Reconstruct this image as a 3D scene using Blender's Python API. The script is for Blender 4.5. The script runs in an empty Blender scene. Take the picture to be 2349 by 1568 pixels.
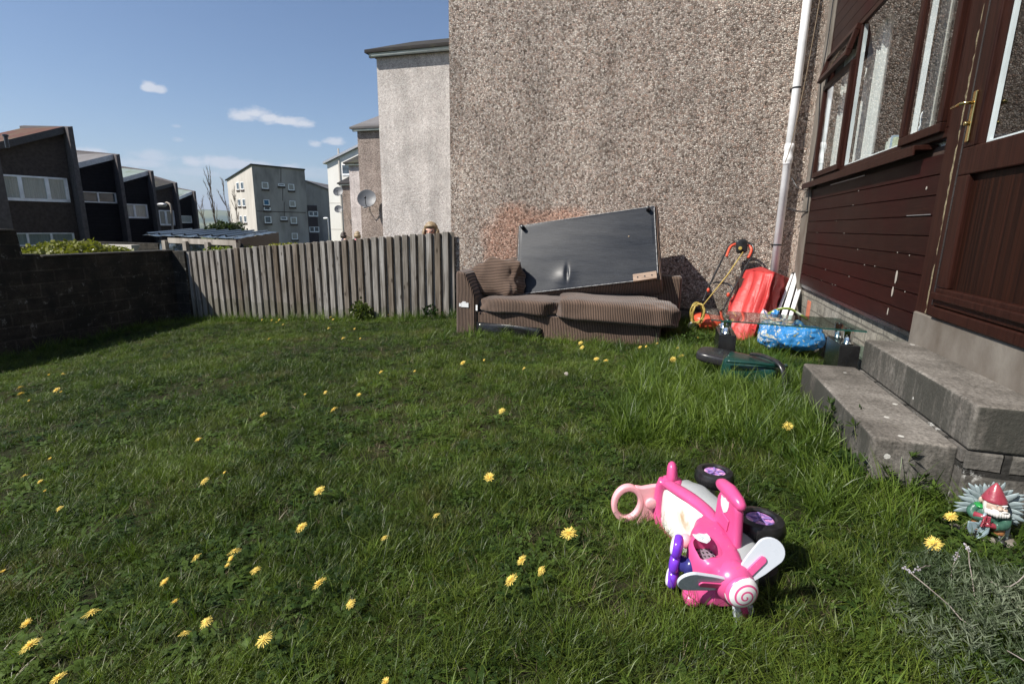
import bpy, bmesh, math, random
from mathutils import Vector, Matrix, noise
random.seed(7)
C = bpy.context.scene
COL = C.collection
R = math.radians

# ------------------------------------------------------------------ camera, sky, sun, exposure
F, HC = 1193.0, 1.1                      # focal length in pixels of a 2349 px wide picture; eye height
YAW, PIT, ROL = R(16.89), R(12.59), R(0.85)
fw = Vector((-math.sin(YAW)*math.cos(PIT), math.cos(YAW)*math.cos(PIT), -math.sin(PIT)))
r0 = Vector((math.cos(YAW), math.sin(YAW), 0)); u0 = r0.cross(fw)
RT = r0*math.cos(ROL)+u0*math.sin(ROL); UP = u0*math.cos(ROL)-r0*math.sin(ROL)
cam = bpy.data.cameras.new('camera'); co = bpy.data.objects.new('camera', cam); COL.objects.link(co)
cam.sensor_width = 36; cam.lens = F/2349*36; cam.clip_end = 20000; cam.clip_start = .05
m3 = Matrix((RT, UP, -fw)).transposed(); co.matrix_world = Matrix.Translation((0, 0, HC)) @ m3.to_4x4()
C.camera = co
EYE = Vector((0, 0, HC))
def ray(x, y): return RT*(x-1174.5)-UP*(y-784)+fw*F
def at(x, y, X=None, Y=None, Z=None):     # a measured point of the place: where a sight line meets a wall or the ground
    d = ray(x, y)
    t = X/d.x if X is not None else (Y/d.y if Y is not None else (Z-HC)/d.z)
    return EYE+d*t
def atp(x, y, p, n):
    d = ray(x, y); return EYE+d*((Vector(p)-EYE).dot(n)/d.dot(n))
def zm(ox, oy, k): return lambda x, y, **kw: at((ox+k*x)/1.74372, (oy+k*y)/1.74372, **kw)
def zd(ox, oy, k): return lambda x, y: ((ox+k*x)/1.74372, (oy+k*y)/1.74372)

SUNV = Vector((1.15, 1.0, -1.56)).normalized()
sl = bpy.data.lights.new('sun', 'SUN'); so = bpy.data.objects.new('sun', sl); COL.objects.link(so)
sl.energy = 5.0; sl.angle = R(.5); sl.color = (1, .95, .87)
so.rotation_euler = SUNV.to_track_quat('-Z', 'Y').to_euler()
C.view_settings.view_transform = 'Standard'; C.view_settings.look = 'None'
C.view_settings.exposure = .55; C.view_settings.gamma = 1
W = bpy.data.worlds.new('World'); C.world = W; W.use_nodes = True

class NB:
    def __init__(s, t): s.t = t
    def n(s, ty, ins=None, **pr):
        nd = s.t.nodes.new(ty)
        for k, v in pr.items(): setattr(nd, k, v)
        for k, v in (ins or {}).items(): s.set(nd.inputs[k], v)
        return nd
    def set(s, sock, v):
        if isinstance(v, bpy.types.NodeSocket): s.t.links.new(v, sock)
        else:
            if isinstance(v, tuple) and len(v) == 3 and sock.type == 'RGBA': v = (*v, 1)
            sock.default_value = v
    def m(s, op, a, b=0, c=0, clamp=False):
        nd = s.n('ShaderNodeMath', operation=op, use_clamp=clamp); s.set(nd.inputs[0], a); s.set(nd.inputs[1], b); s.set(nd.inputs[2], c)
        return nd.outputs[0]
    def mix(s, f, a, b, blend='MIX'):
        nd = s.n('ShaderNodeMix', data_type='RGBA', blend_type=blend)
        s.set(nd.inputs[0], f); s.set(nd.inputs[6], a); s.set(nd.inputs[7], b); return nd.outputs[2]
    def ramp(s, f, stops, mode='LINEAR'):
        nd = s.n('ShaderNodeValToRGB'); s.set(nd.inputs[0], f); cr = nd.color_ramp; cr.interpolation = mode
        while len(cr.elements) < len(stops): cr.elements.new(.5)
        for e, (p, c) in zip(cr.elements, stops):
            e.position = p; e.color = (*c, 1) if isinstance(c, tuple) else (c, c, c, 1)
        return nd.outputs[0]
    def noise(s, vec, scale, detail=4, rough=.55, out=0, dist=0):
        return s.n('ShaderNodeTexNoise', {'Vector': vec, 'Scale': scale, 'Detail': detail, 'Roughness': rough, 'Distortion': dist}).outputs[out]
    def sep(s, v): nd = s.n('ShaderNodeSeparateXYZ', {0: v}); return nd.outputs
    def comb(s, x, y, z): return s.n('ShaderNodeCombineXYZ', {0: x, 1: y, 2: z}).outputs[0]
    def scl(s, v, k):
        nd = s.n('ShaderNodeVectorMath', operation='MULTIPLY'); s.set(nd.inputs[0], v); nd.inputs[1].default_value = k; return nd.outputs[0]

# sky with a few small clouds
b = NB(W.node_tree); b.t.nodes.clear()
sky = b.n('ShaderNodeTexSky', sky_type='NISHITA', sun_disc=False, sun_elevation=R(45.7), sun_rotation=R(229), altitude=100, air_density=1.0, dust_density=.6, ozone_density=1.2)
tc = b.n('ShaderNodeTexCoord').outputs['Generated']
X_, Y_, Z_ = b.sep(tc)[:3]
az = b.m('ARCTAN2', X_, Y_); el = b.m('ARCSINE', Z_)
cl_list = [(342, 203, 17, 11, .9), (364, 208, 18, 8, .85), (556, 266, 26, 14, .95), (585, 261, 32, 15, 1.0), (618, 270, 38, 13, 1.0), (655, 279, 40, 12, 1.0), (692, 286, 24, 11, .9), (765, 326, 22, 8, .8), (722, 332, 15, 7, .7), (405, 290, 10, 4, .4), (410, 322, 12, 5, .35),
           (205, 347, 36, 7, .8), (350, 362, 62, 12, .6), (440, 372, 26, 12, .85), (520, 378, 58, 13, .85), (330, 376, 70, 14, .6), (600, 382, 70, 10, .7), (450, 397, 110, 9, .4), (660, 382, 30, 7, .7), (560, 380, 26, 8, .8), (690, 400, 90, 14, .35), (745, 395, 30, 9, .3), (300, 400, 160, 16, .25)]
nz = b.noise(b.scl(tc, (28, 28, 60)), 1.0, 7, .62)
nzb = b.noise(b.scl(tc, (9, 9, 20)), 1.0, 3, .5)
tot = None
for px, py, w, h, s in cl_list:
    d = ray(px, py).normalized(); a0 = math.atan2(d.x, d.y); e0 = math.asin(d.z)
    d2 = ray(px+w, py).normalized(); aw = abs(math.atan2(d2.x, d2.y)-a0); d3 = ray(px, py-h).normalized(); eh = abs(math.asin(d3.z)-e0)
    da = b.m('DIVIDE', b.m('SUBTRACT', az, a0), aw*1.25); de = b.m('DIVIDE', b.m('SUBTRACT', el, e0), eh*1.75)
    de = b.m('MULTIPLY', de, b.m('ADD', 1.15, b.m('MULTIPLY', b.m('LESS_THAN', de, 0), .7)))
    rr = b.m('SQRT', b.m('ADD', b.m('MULTIPLY', da, da), b.m('MULTIPLY', de, de)))
    mk = b.m('MULTIPLY', b.m('MULTIPLY', b.m('SUBTRACT', b.m('ADD', 1.0, b.m('MULTIPLY', b.m('SUBTRACT', nz, .5), 2.6)), rr), 1.5, clamp=True), s)
    tot = mk if tot is None else b.m('MAXIMUM', tot, mk)
bg1 = b.n('ShaderNodeBackground', {'Color': b.mix(1, sky.outputs[0], (.95, 1.0, 1.10), 'MULTIPLY'), 'Strength': .073})
ccol = b.mix(nzb, (.66, .70, .78), (.84, .85, .88))
bg2 = b.n('ShaderNodeBackground', {'Color': ccol, 'Strength': .68})
tot = b.m('MULTIPLY', tot, b.m('GREATER_THAN', Z_, .01))
mx = b.n('ShaderNodeMixShader', {0: b.m('MULTIPLY', tot, .9), 1: bg1.outputs[0], 2: bg2.outputs[0]})
b.n('ShaderNodeOutputWorld', {0: mx.outputs[0]})

# ------------------------------------------------------------------ materials
def newmat(name):
    m = bpy.data.materials.new(name); m.use_nodes = True; m.node_tree.nodes.clear(); return m, NB(m.node_tree)
def fin(b, col, rough=.6, bump=None, bstr=.3, bdist=.01, metal=0, spec=.5, coat=0, trans=None, normal=None):
    ins = {'Base Color': col, 'Roughness': rough, 'Metallic': metal, 'Specular IOR Level': spec, 'Coat Weight': coat}
    if bump is not None:
        ins['Normal'] = b.n('ShaderNodeBump', {'Height': bump, 'Strength': bstr, 'Distance': bdist}).outputs[0]
    p = b.n('ShaderNodeBsdfPrincipled', ins); out = p.outputs[0]
    if trans:
        t = b.n('ShaderNodeBsdfTranslucent', {0: trans[1]}); out = b.n('ShaderNodeMixShader', {0: trans[0], 1: out, 2: t.outputs[0]}).outputs[0]
    b.n('ShaderNodeOutputMaterial', {0: out})
def oc(b): return b.n('ShaderNodeTexCoord').outputs['Object']
def gm(name, stops, scale=6, detail=5, st=(1, 1, 1), rough=.6, bump=.2, bs=None, bd=.004, metal=0, spec=.5, rnd=0, coat=0, trans=0):
    m, b = newmat(name); v = b.scl(oc(b), st)
    n1 = b.noise(v, scale, detail)
    if len(stops) == 1: stops = [(.3, tuple(c*.82 for c in stops[0])), (.7, tuple(min(1, c*1.15) for c in stops[0]))]
    elif not isinstance(stops[0][1], tuple): stops = [(.32+.36*i/(len(stops)-1), s) for i, s in enumerate(stops)]
    col = b.ramp(n1, stops)
    if rnd:
        r = b.n('ShaderNodeObjectInfo').outputs['Random']
        col = b.mix(1, col, b.ramp(r, [(0, 1-rnd), (1, 1.0)]), 'MULTIPLY')
    n2 = b.noise(v, bs or scale*6, 3)
    rg = b.m('ADD', rough, b.m('MULTIPLY', b.m('SUBTRACT', n2, .5), .25), clamp=True)
    fin(b, col, rg, n2, bump, bd, metal, spec, coat, (trans, col) if trans else None)
    return m

def pebble(name, cols, scale=48, stain=False, dark=.35, lo=.75):
    m, b = newmat(name); o = oc(b)
    geo = b.n('ShaderNodeNewGeometry').outputs['Position']
    nw = b.noise(geo, 30, 2, out=1)
    v = b.n('ShaderNodeVectorMath', operation='ADD'); b.set(v.inputs[0], geo); b.set(v.inputs[1], b.scl(nw, (.012, .012, .012)))
    vo = b.n('ShaderNodeTexVoronoi', {'Vector': v.outputs[0], 'Scale': scale}, feature='F1')
    ed = b.n('ShaderNodeTexVoronoi', {'Vector': v.outputs[0], 'Scale': scale}, feature='DISTANCE_TO_EDGE').outputs['Distance']
    rnd = b.sep(vo.outputs['Color'])[0]
    col = b.ramp(rnd, [(i/(len(cols)-1), c) for i, c in enumerate(cols)])
    big = b.noise(geo, .55, 4); col = b.mix(1, col, b.ramp(big, [(.3, lo), (.7, 1.05)]), 'MULTIPLY')
    drip = b.noise(b.scl(geo, (3, 3, .25)), 1, 4); col = b.mix(1, col, b.ramp(drip, [(.3, .74), (.6, 1.0)]), 'MULTIPLY')
    pat = b.noise(geo, 1.7, 5, .65); col = b.mix(1, col, b.ramp(pat, [(.32, .80), (.5, 1.0), (.68, 1.12)]), 'MULTIPLY')
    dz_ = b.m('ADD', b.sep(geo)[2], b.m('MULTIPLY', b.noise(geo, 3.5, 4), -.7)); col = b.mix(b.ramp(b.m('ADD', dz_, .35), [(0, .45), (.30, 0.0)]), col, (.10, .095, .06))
    if stain:
        X, Y, Z = b.sep(geo)[:3]
        nn = b.m('MULTIPLY', b.m('SUBTRACT', b.noise(geo, 2.6, 5), .5), 1.5)
        e = None
        for cx, cz, rx, rz in ((-2.25, .95, .62, .5), (-1.55, 1.1, .5, .32), (-2.5, .7, .3, .3)):
            dx = b.m('DIVIDE', b.m('SUBTRACT', X, cx), rx); dz = b.m('DIVIDE', b.m('SUBTRACT', Z, cz), rz)
            q = b.m('ADD', b.m('MULTIPLY', dx, dx), b.m('MULTIPLY', dz, dz))
            k = b.m('MULTIPLY', b.m('ADD', b.m('SUBTRACT', 1.1, q), nn), 1.6, clamp=True); e = k if e is None else b.m('MAXIMUM', e, k)
        col = b.mix(b.m('MULTIPLY', e, .5), col, b.mix(1, col, (1.18, .66, .47), 'MULTIPLY'))
    crev = b.ramp(ed, [(0, dark), (.11, 1.0)])
    col = b.mix(1, col, crev, 'MULTIPLY')
    hgt = b.m('ADD', b.m('MULTIPLY', b.m('MINIMUM', ed, .4), 2.2), b.m('MULTIPLY', rnd, .9))
    fin(b, col, .8, hgt, .8, .012, spec=.3)
    return m

M = {}
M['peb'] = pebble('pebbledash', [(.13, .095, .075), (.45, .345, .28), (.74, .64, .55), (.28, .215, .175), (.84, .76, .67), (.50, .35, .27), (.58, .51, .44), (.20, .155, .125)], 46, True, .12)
M['peb2'] = pebble('pale_pebbledash', [(.50, .44, .41), (.70, .635, .59), (.80, .75, .705), (.60, .54, .50), (.76, .715, .675)], 34, False, .62, .9)
M['peb3'] = pebble('brown_pebbledash', [(.22, .17, .14), (.37, .29, .25), (.47, .39, .34), (.30, .24, .205)], 26, False, .5, .9)
M['peb4'] = pebble('pink_pebbledash', [(.54, .46, .44), (.68, .60, .57), (.74, .67, .64)], 20, False, .8, .95)
M['harl'] = gm('dark_harling', [(.05, .038, .032), (.085, .066, .056)], 8, rough=.9, bump=.5, bs=60, bd=.02, spec=.2)
M['harl2'] = gm('party_wall_harling', [(.075, .068, .068), (.12, .108, .108)], 8, rough=.9, bump=.5, bs=60, bd=.02, spec=.2)
M['white'] = gm('white_render', [(.66, .64, .59), (.80, .78, .73)], .5, 6, (1, 1, .3), rough=.85, bump=.2, bs=30)
M['upvc'] = gm('white_plastic', [(.84, .85, .86)], 3, rough=.3, bump=.02, spec=.5)
M['gutter'] = gm('grey_white_gutter', [(.45, .5, .5), (.6, .64, .64)], 4, rough=.4, bump=.05)
M['blackp'] = gm('black_plastic', [(.012, .012, .013), (.03, .03, .032)], 12, rough=.3, bump=.05)
M['rubber'] = gm('black_rubber', [(.008, .008, .009), (.02, .02, .021)], 30, rough=.35, bump=.1)
M['darkwood'] = gm('dark_wood', [(.03, .018, .014), (.06, .035, .025)], 6, st=(1, 1, 8), rough=.7, bump=.4)
M['chrome'] = gm('chrome', [(.6, .6, .6), (.7, .7, .7)], 5, rough=.12, bump=.0, metal=1)
M['brass'] = gm('brass', [(.65, .45, .16), (.8, .6, .25)], 5, rough=.18, bump=.0, metal=1)
M['blackgloss'] = gm('black_gloss_panel', [(.008, .008, .009), (.02, .02, .02)], 12, rough=.22, bump=.02)
M['orange'] = gm('orange_plastic', [(.50, .06, .03), (.60, .085, .04)], 6, rough=.4, bump=.03)
M['yellow'] = gm('yellow_cord', [(.36, .27, .06), (.48, .36, .10)], 6, rough=.6, bump=.1)
M['steel'] = gm('galvanised_steel', [(.35, .36, .37), (.5, .5, .52)], 10, rough=.45, bump=.05, metal=.7)
M['hair'] = gm('blond_hair', [(.16, .11, .06), (.42, .32, .19)], 40, st=(1, 1, .2), rough=.5, bump=.5)
M['darkhair'] = gm('dark_hair', [(.03, .02, .015), (.06, .04, .03)], 40, st=(1, 1, .2), rough=.5, bump=.5)
M['skin'] = gm('skin', [(.55, .32, .24), (.62, .38, .29)], 12, rough=.5, bump=.05)
M['pinkcl'] = gm('pink_cloth', [(.55, .12, .2), (.65, .2, .28)], 12, rough=.8, bump=.2)
M['bluecl'] = gm('blue_cloth', [(.06, .1, .25), (.1, .15, .3)], 12, rough=.8, bump=.2)
M['curtain'] = gm('net_curtain', [(.66, .66, .64), (.82, .82, .80)], 3, st=(1, 8, .2), rough=.9, bump=.3, trans=.3)
M['curtaingrey'] = gm('grey_curtain', [(.3, .29, .27), (.45, .44, .41)], 5, st=(6, 6, .2), rough=.9, bump=.3)
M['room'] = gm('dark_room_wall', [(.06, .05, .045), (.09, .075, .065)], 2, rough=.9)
M['brick'] = gm('red_brick', [(.35, .09, .05), (.5, .16, .09)], 14, rough=.9, bump=.6, bs=60)
M['stain_post'] = gm('weathered_timber', [(.22, .19, .16), (.42, .38, .33)], 5, st=(1, 1, .15), rough=.9, bump=.4)
M['tarp'] = gm('blue_black_tarpaulin', [(.03, .045, .06), (.08, .105, .13)], 3, rough=.28, bump=.9, bs=7, bd=.05)
M['roofred'] = None

def mk_cladding():
    m, b = newmat('brown_woodgrain_cladding'); g = b.n('ShaderNodeNewGeometry').outputs['Position']
    v = b.scl(g, (1, .8, 14)); n = b.noise(v, 6, 6, .6, dist=1.2)
    col = b.ramp(n, [(.3, (.010, .0035, .003)), (.55, (.020, .0075, .006)), (.75, (.032, .012, .009))])
    bl = b.noise(g, 1.3, 4); col = b.mix(b.ramp(bl, [(.45, 0.0), (.7, .6)]), col, (.036, .006, .007))
    fin(b, col, b.ramp(bl, [(.3, .36), (.7, .5)]), n, .12, .003, spec=.07); return m
M['clad'] = mk_cladding()
def mk_frame():
    m, b = newmat('rosewood_frame'); g = b.n('ShaderNodeNewGeometry').outputs['Position']
    n = b.noise(b.scl(g, (20, 20, 1)), 3, 5, .6, dist=.5)
    col = b.ramp(n, [(.3, (.012, .0042, .0032)), (.6, (.032, .0115, .008))])
    fin(b, col, .42, n, .1, .002, spec=.1); return m
M['frame'] = mk_frame()
def mk_doorpanel():
    m, b = newmat('striped_door_panel'); g = b.n('ShaderNodeNewGeometry').outputs['Position']
    n = b.noise(b.scl(g, (60, 60, .6)), 1.2, 4, .6)
    col = b.ramp(n, [(.35, (.010, .004, .003)), (.5, (.018, .007, .0045)), (.66, (.030, .010, .006))])
    fin(b, col, .45, n, .1, .002, spec=.08); return m
M['panel'] = mk_doorpanel()

def mk_fence():
    m, b = newmat('weathered_fence_wood'); g = b.n('ShaderNodeNewGeometry').outputs['Position']
    rn = b.n('ShaderNodeObjectInfo').outputs['Random']
    off = b.comb(b.m('MULTIPLY', rn, 37), 0, b.m('MULTIPLY', rn, 11)); a = b.n('ShaderNodeVectorMath', operation='ADD'); b.set(a.inputs[0], g); b.set(a.inputs[1], off)
    v = a.outputs[0]
    gr = b.noise(b.scl(v, (45, 45, 1.6)), 1, 6, .6, dist=.8); big = b.noise(b.scl(v, (4, 4, 1.2)), 1, 4)
    col = b.ramp(gr, [(.3, (.10, .09, .08)), (.5, (.28, .265, .245)), (.72, (.46, .445, .425))])
    col = b.mix(1, col, b.ramp(big, [(.3, (.50, .46, .40)), (.62, (1.0, 1.0, 1.0))]), 'MULTIPLY')
    kn = b.n('ShaderNodeTexVoronoi', {'Vector': b.scl(v, (9, 9, 3.4)), 'Scale': 1.0}).outputs['Distance']
    col = b.mix(b.ramp(kn, [(.07, .85), (.17, 0.0)]), col, (.05, .04, .03))
    col = b.mix(1, col, b.ramp(rn, [(0, (.62, .54, .46)), (.25, (.8, .77, .74)), (1, (1.05, 1.05, 1.05))]), 'MULTIPLY')
    z = b.sep(g)[2]
    alg = b.m('MULTIPLY', b.m('LESS_THAN', b.m('ADD', z, b.m('MULTIPLY', big, .5)), -.02), .35)
    col = b.mix(alg, col, (.07, .075, .04))
    fin(b, col, .85, gr, .5, .004, spec=.2); return m
M['fence'] = mk_fence()

def blocks(name, ax, c1, c2, mort, bw, bh, stains=(.0, 1), bump=.6, msize=.012, white=0, black=.0, off=.5):
    m, b = newmat(name); g = b.n('ShaderNodeNewGeometry').outputs['Position']; s = b.sep(g)
    wob = b.m('MULTIPLY', b.noise(g, 3, 2), .03)
    v = b.comb(b.m('ADD', s[ax], wob), b.m('ADD', s[2], wob), 0)
    br = b.n('ShaderNodeTexBrick', {'Vector': v, 'Color1': c1, 'Color2': c2, 'Mortar': mort, 'Scale': 1.0, 'Mortar Size': msize, 'Mortar Smooth': .3, 'Bias': 0.0, 'Brick Width': bw, 'Row Height': bh})
    br.offset = off
    n = b.noise(g, 5, 6, .65); n2 = b.noise(g, 45, 4)
    col = b.mix(1, br.outputs['Color'], b.ramp(n, [(.3, .45), (.6, 1.1)]), 'MULTIPLY')
    col = b.mix(1, col, b.ramp(n2, [(.3, .7), (.7, 1.2)]), 'MULTIPLY')
    if black: col = b.mix(b.ramp(b.noise(g, 1.7, 5, .7), [(.42, 0.0), (.58, black)]), col, (.02, .02, .018))
    if white: col = b.mix(b.ramp(b.noise(g, 9, 6, .75), [(.6, 0.0), (.68, white)]), col, (.6, .6, .57))
    h = b.m('ADD', b.m('MULTIPLY', br.outputs['Fac'], -1), b.m('MULTIPLY', n2, .5))
    fin(b, col, .9, h, bump, .012, spec=.2); return m
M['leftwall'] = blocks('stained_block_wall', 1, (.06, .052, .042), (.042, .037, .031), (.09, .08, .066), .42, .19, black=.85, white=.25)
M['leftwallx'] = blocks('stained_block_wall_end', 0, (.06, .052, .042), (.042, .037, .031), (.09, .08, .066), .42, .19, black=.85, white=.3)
M['baseblk'] = blocks('painted_base_blocks', 1, (.30, .28, .24), (.23, .215, .18), (.15, .14, .12), .24, .125, msize=.008, black=.15)
M['stepblk'] = blocks('mossy_stone_blocks', 1, (.22, .20, .18), (.15, .14, .125), (.04, .038, .034), .42, .21, msize=.016, white=.9, black=.5, bump=1)
M['stepblkx'] = blocks('mossy_stone_blocks_end', 0, (.17, .16, .14), (.12, .11, .10), (.035, .033, .03), .33, .19, msize=.016, white=.7, black=.6, bump=1)
M['plinth'] = blocks('grey_plinth_blocks', 0, (.2, .19, .17), (.16, .15, .14), (.1, .095, .09), .4, .18)

def mk_conc():
    m, b = newmat('rough_old_concrete'); g = b.n('ShaderNodeNewGeometry').outputs['Position']
    n = b.noise(g, 2.2, 7, .65); f = b.noise(g, 62, 4, .75); md = b.noise(g, 14, 5, .7)
    col = b.ramp(n, [(.34, (.06, .054, .046)), (.5, (.145, .131, .115)), (.66, (.25, .23, .205))])
    col = b.mix(1, col, b.ramp(f, [(.3, .45), (.7, 1.5)]), 'MULTIPLY')
    nrm = b.n('ShaderNodeNewGeometry').outputs['Normal']; up = b.sep(nrm)[2]
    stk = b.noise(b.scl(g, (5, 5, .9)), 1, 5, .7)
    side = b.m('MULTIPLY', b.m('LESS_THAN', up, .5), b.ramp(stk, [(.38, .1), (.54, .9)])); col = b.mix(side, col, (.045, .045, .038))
    vo = b.n('ShaderNodeTexVoronoi', {'Vector': g, 'Scale': 8.0, 'Randomness': 1.0}).outputs['Distance']
    li = b.m('MULTIPLY', b.m('LESS_THAN', b.m('ADD', vo, b.m('MULTIPLY', md, .22)), .215), b.m('GREATER_THAN', b.noise(g, 2.7, 2), .5))
    col = b.mix(b.m('MULTIPLY', li, .85), col, (.55, .54, .50))
    fin(b, col, .9, b.m('ADD', f, md), .7, .006, spec=.2); return m
M['conc'] = mk_conc()
M['concs'] = gm('smooth_concrete', [(.09, .07, .052), (.15, .13, .108), (.22, .20, .17)], 3, 7, (1, 1, .6), rough=.85, bump=.4, bs=60)
M['concw'] = gm('grey_shaded_render', [(.17, .155, .145), (.30, .275, .255), (.37, .345, .32)], .45, 7, (1, 1, .35), rough=.9, bump=.1)  # darker copy of the flats render, the shade put into its colour
M['conclit'] = gm('pale_sunlit_render', [(.42, .39, .35), (.56, .52, .47)], .6, 7, (1, 1, .3), rough=.9, bump=.1)  # paler copy for the sunlit end, light put into the colour; reused on kerb

def cord(name, ax, per=.019, c1=(.185, .122, .088), c2=(.028, .018, .014), warp=.0):
    m, b = newmat(name); g = b.n('ShaderNodeNewGeometry').outputs['Position']; o = oc(b)
    s = b.sep(o if warp == 9 else g)
    wv = b.m('MULTIPLY', b.noise(g, 2.5, 2), .03 if warp != 9 else .01)
    p = b.m('MULTIPLY', b.m('ADD', s[ax], wv), 2*math.pi/per); sn = b.m('ADD', b.m('MULTIPLY', b.m('SINE', p), .5), .5)
    n = b.noise(g, 3, 4); n2 = b.noise(g, 150, 2)
    col = b.ramp(sn, [(.25, c2), (.6, c1)])
    col = b.mix(1, col, b.ramp(n, [(.3, .72), (.7, 1.12)]), 'MULTIPLY'); col = b.mix(1, col, b.ramp(n2, [(.3, .8), (.7, 1.15)]), 'MULTIPLY')
    nd = b.n('ShaderNodeBsdfPrincipled', {'Base Color': col, 'Roughness': .9, 'Specular IOR Level': .2, 'Sheen Weight': .25, 'Sheen Roughness': .5,
             'Normal': b.n('ShaderNodeBump', {'Height': sn, 'Strength': .8, 'Distance': .006}).outputs[0]})
    b.n('ShaderNodeOutputMaterial', {0: nd.outputs[0]}); return m
M['cordx'] = cord('brown_corduroy', 0)
M['cordz'] = cord('brown_corduroy_sideways', 2)
M['cordo'] = cord('brown_corduroy_slanted', 0, warp=9)

def mk_lining():
    m, b = newmat('black_woven_lining'); g = oc(b)
    a = b.noise(b.scl(g, (8, 8, 190)), 1, 3); c = b.noise(b.scl(g, (190, 190, 8)), 1, 3); big = b.noise(b.scl(g, (1, 1, 6)), 1.4, 5)
    w = b.m('ADD', a, c)
    col = b.ramp(b.m('MULTIPLY', w, .5), [(.38, (.006, .008, .012)), (.62, (.024, .028, .036))])
    fin(b, col, b.ramp(big, [(.3, .30), (.7, .42)]), b.m('ADD', b.m('MULTIPLY', w, .2), b.m('MULTIPLY', big, .12)), .3, .006, spec=.28); return m
M['lining'] = mk_lining()

def mk_glass(name='window_glass', tint=(.9, .95, .95), k=1.0):
    m, b = newmat(name)
    fr = b.n('ShaderNodeFresnel', {'IOR': 1.5}).outputs[0]
    t = b.n('ShaderNodeBsdfTransparent', {0: tint}); g = b.n('ShaderNodeBsdfGlossy', {'Color': (1, 1, 1), 'Roughness': .015})
    b.n('ShaderNodeOutputMaterial', {0: b.n('ShaderNodeMixShader', {0: b.m('MULTIPLY', b.m('MULTIPLY', fr, 1.5*k, clamp=True), b.m('SUBTRACT', 1, b.n('ShaderNodeNewGeometry').outputs['Backfacing'])), 1: t.outputs[0], 2: g.outputs[0]}).outputs[0]})
    return m
M['glass'] = mk_glass(); M['tglass'] = mk_glass('green_tinted_table_glass', (.72, .84, .80), .8)
M['gedge'] = gm('glass_edge', [(.01, .05, .045), (.02, .09, .075)], 4, rough=.1, bump=0)
M['farglass'] = gm('far_window_glass', [(.03, .04, .05), (.10, .13, .16)], 1.2, rough=.12, bump=0)
M['blind'] = gm('window_with_blind', [(.20, .19, .17), (.42, .40, .37)], 5, st=(5, 5, .2), rough=.35, bump=.1)

def roofm(name, c1, c2, moss, k=3.0):
    m, b = newmat(name); g = b.n('ShaderNodeNewGeometry').outputs['Position']; s = b.sep(g)
    sn = b.m('FRACT', b.m('MULTIPLY', b.m('ADD', s[2], b.m('MULTIPLY', s[1], .0)), k*2))
    n = b.noise(g, 1.2, 6, .7)
    col = b.mix(n, c1, c2); col = b.mix(b.ramp(sn, [(0, .8), (.25, 0.0)]), col, tuple(c*.3 for c in c1))
    col = b.mix(b.ramp(b.noise(g, .9, 6, .75), [(.5, 0.0), (.62, .7)]), col, moss)
    fin(b, col, .9, b.m('ADD', sn, n), .5, .03, spec=.2); return m
M['roofred'] = roofm('red_roof_tiles', (.13, .055, .04), (.09, .045, .035), (.12, .115, .07))
M['roofdark'] = roofm('dark_roof_tiles', (.055, .05, .048), (.035, .033, .032), (.07, .07, .04))
M['roofgreen'] = roofm('greenish_roof_sheet', (.16, .20, .19), (.22, .26, .25), (.12, .15, .1), .3)
M['roofgrey'] = roofm('grey_roof_sheet', (.16, .15, .15), (.2, .19, .19), (.14, .13, .12), .3)
M['blkclad'] = blocks('black_board_cladding', 1, (.012, .010, .012), (.014, .012, .014), (.006, .006, .007), 50, .18, msize=.02)

def leafm(name, c1, c2, tr=.24, rough=.45, spec=.4, var=.55, dry=None, scale=.9):
    m, b = newmat(name); g = b.n('ShaderNodeNewGeometry').outputs['Position']
    rn = b.n('ShaderNodeObjectInfo').outputs['Random']
    nn = b.noise(g, scale, 4, .6); n2 = b.noise(g, 26, 2, .6)
    f = b.m('ADD', b.m('MULTIPLY', nn, .72), b.m('MULTIPLY', rn, .28))
    col = b.ramp(f, [(.36, c1), (.64, c2)])
    col = b.mix(1, col, b.ramp(n2, [(.3, 1-var*.6), (.7, 1.0+var*.4)]), 'MULTIPLY')
    if dry: col = b.mix(b.m('MULTIPLY', b.ramp(b.noise(g, 1.4, 5, .6), [(.56, 0.0), (.7, 1.0)]), dry[1]), col, dry[0])
    fin(b, col, rough, spec=spec, trans=(tr, b.mix(1, col, (1.3, 1.5, .55), 'MULTIPLY'))); return m
M['blade'] = leafm('grass_blade', (.021, .042, .006), (.118, .158, .023), dry=((.19, .15, .065), .55), rough=.42, spec=.30)
M['bladelong'] = leafm('long_grass_blade', (.036, .072, .010), (.135, .195, .028), spec=.30, rough=.42)
M['weed'] = leafm('broad_weed_leaf', (.016, .036, .007), (.070, .112, .020), spec=.16, rough=.6)
M['straw'] = leafm('dry_straw', (.13, .10, .055), (.26, .21, .12), tr=.2)
M['soil'] = None
def mk_soil():
    m, b = newmat('lawn_ground'); g = b.n('ShaderNodeNewGeometry').outputs['Position']
    n = b.noise(g, 30, 6, .7); n2 = b.noise(g, 1.1, 4); d = b.sep(g)
    col = b.mix(b.ramp(n2, [(.35, 0.0), (.65, 1.0)]), (.010, .012, .005), (.030, .022, .013))
    col = b.mix(b.ramp(n, [(.4, 0.0), (.7, .8)]), col, (.030, .048, .014))
    far = b.m('GREATER_THAN', b.n('ShaderNodeVectorMath', {0: g}, operation='LENGTH').outputs['Value'], 16)
    col = b.mix(far, col, b.mix(b.noise(g, .02, 4), (.07, .09, .035), (.12, .13, .06)))
    fin(b, col, .95, n, .8, .02, spec=.1); return m
M['soil'] = mk_soil()
M['hill'] = gm('distant_hill_fields', [(.055, .085, .06), (.10, .13, .08), (.20, .21, .10)], .0022, 4, (1, 1, 6), rough=1, bump=0, spec=0)

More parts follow.
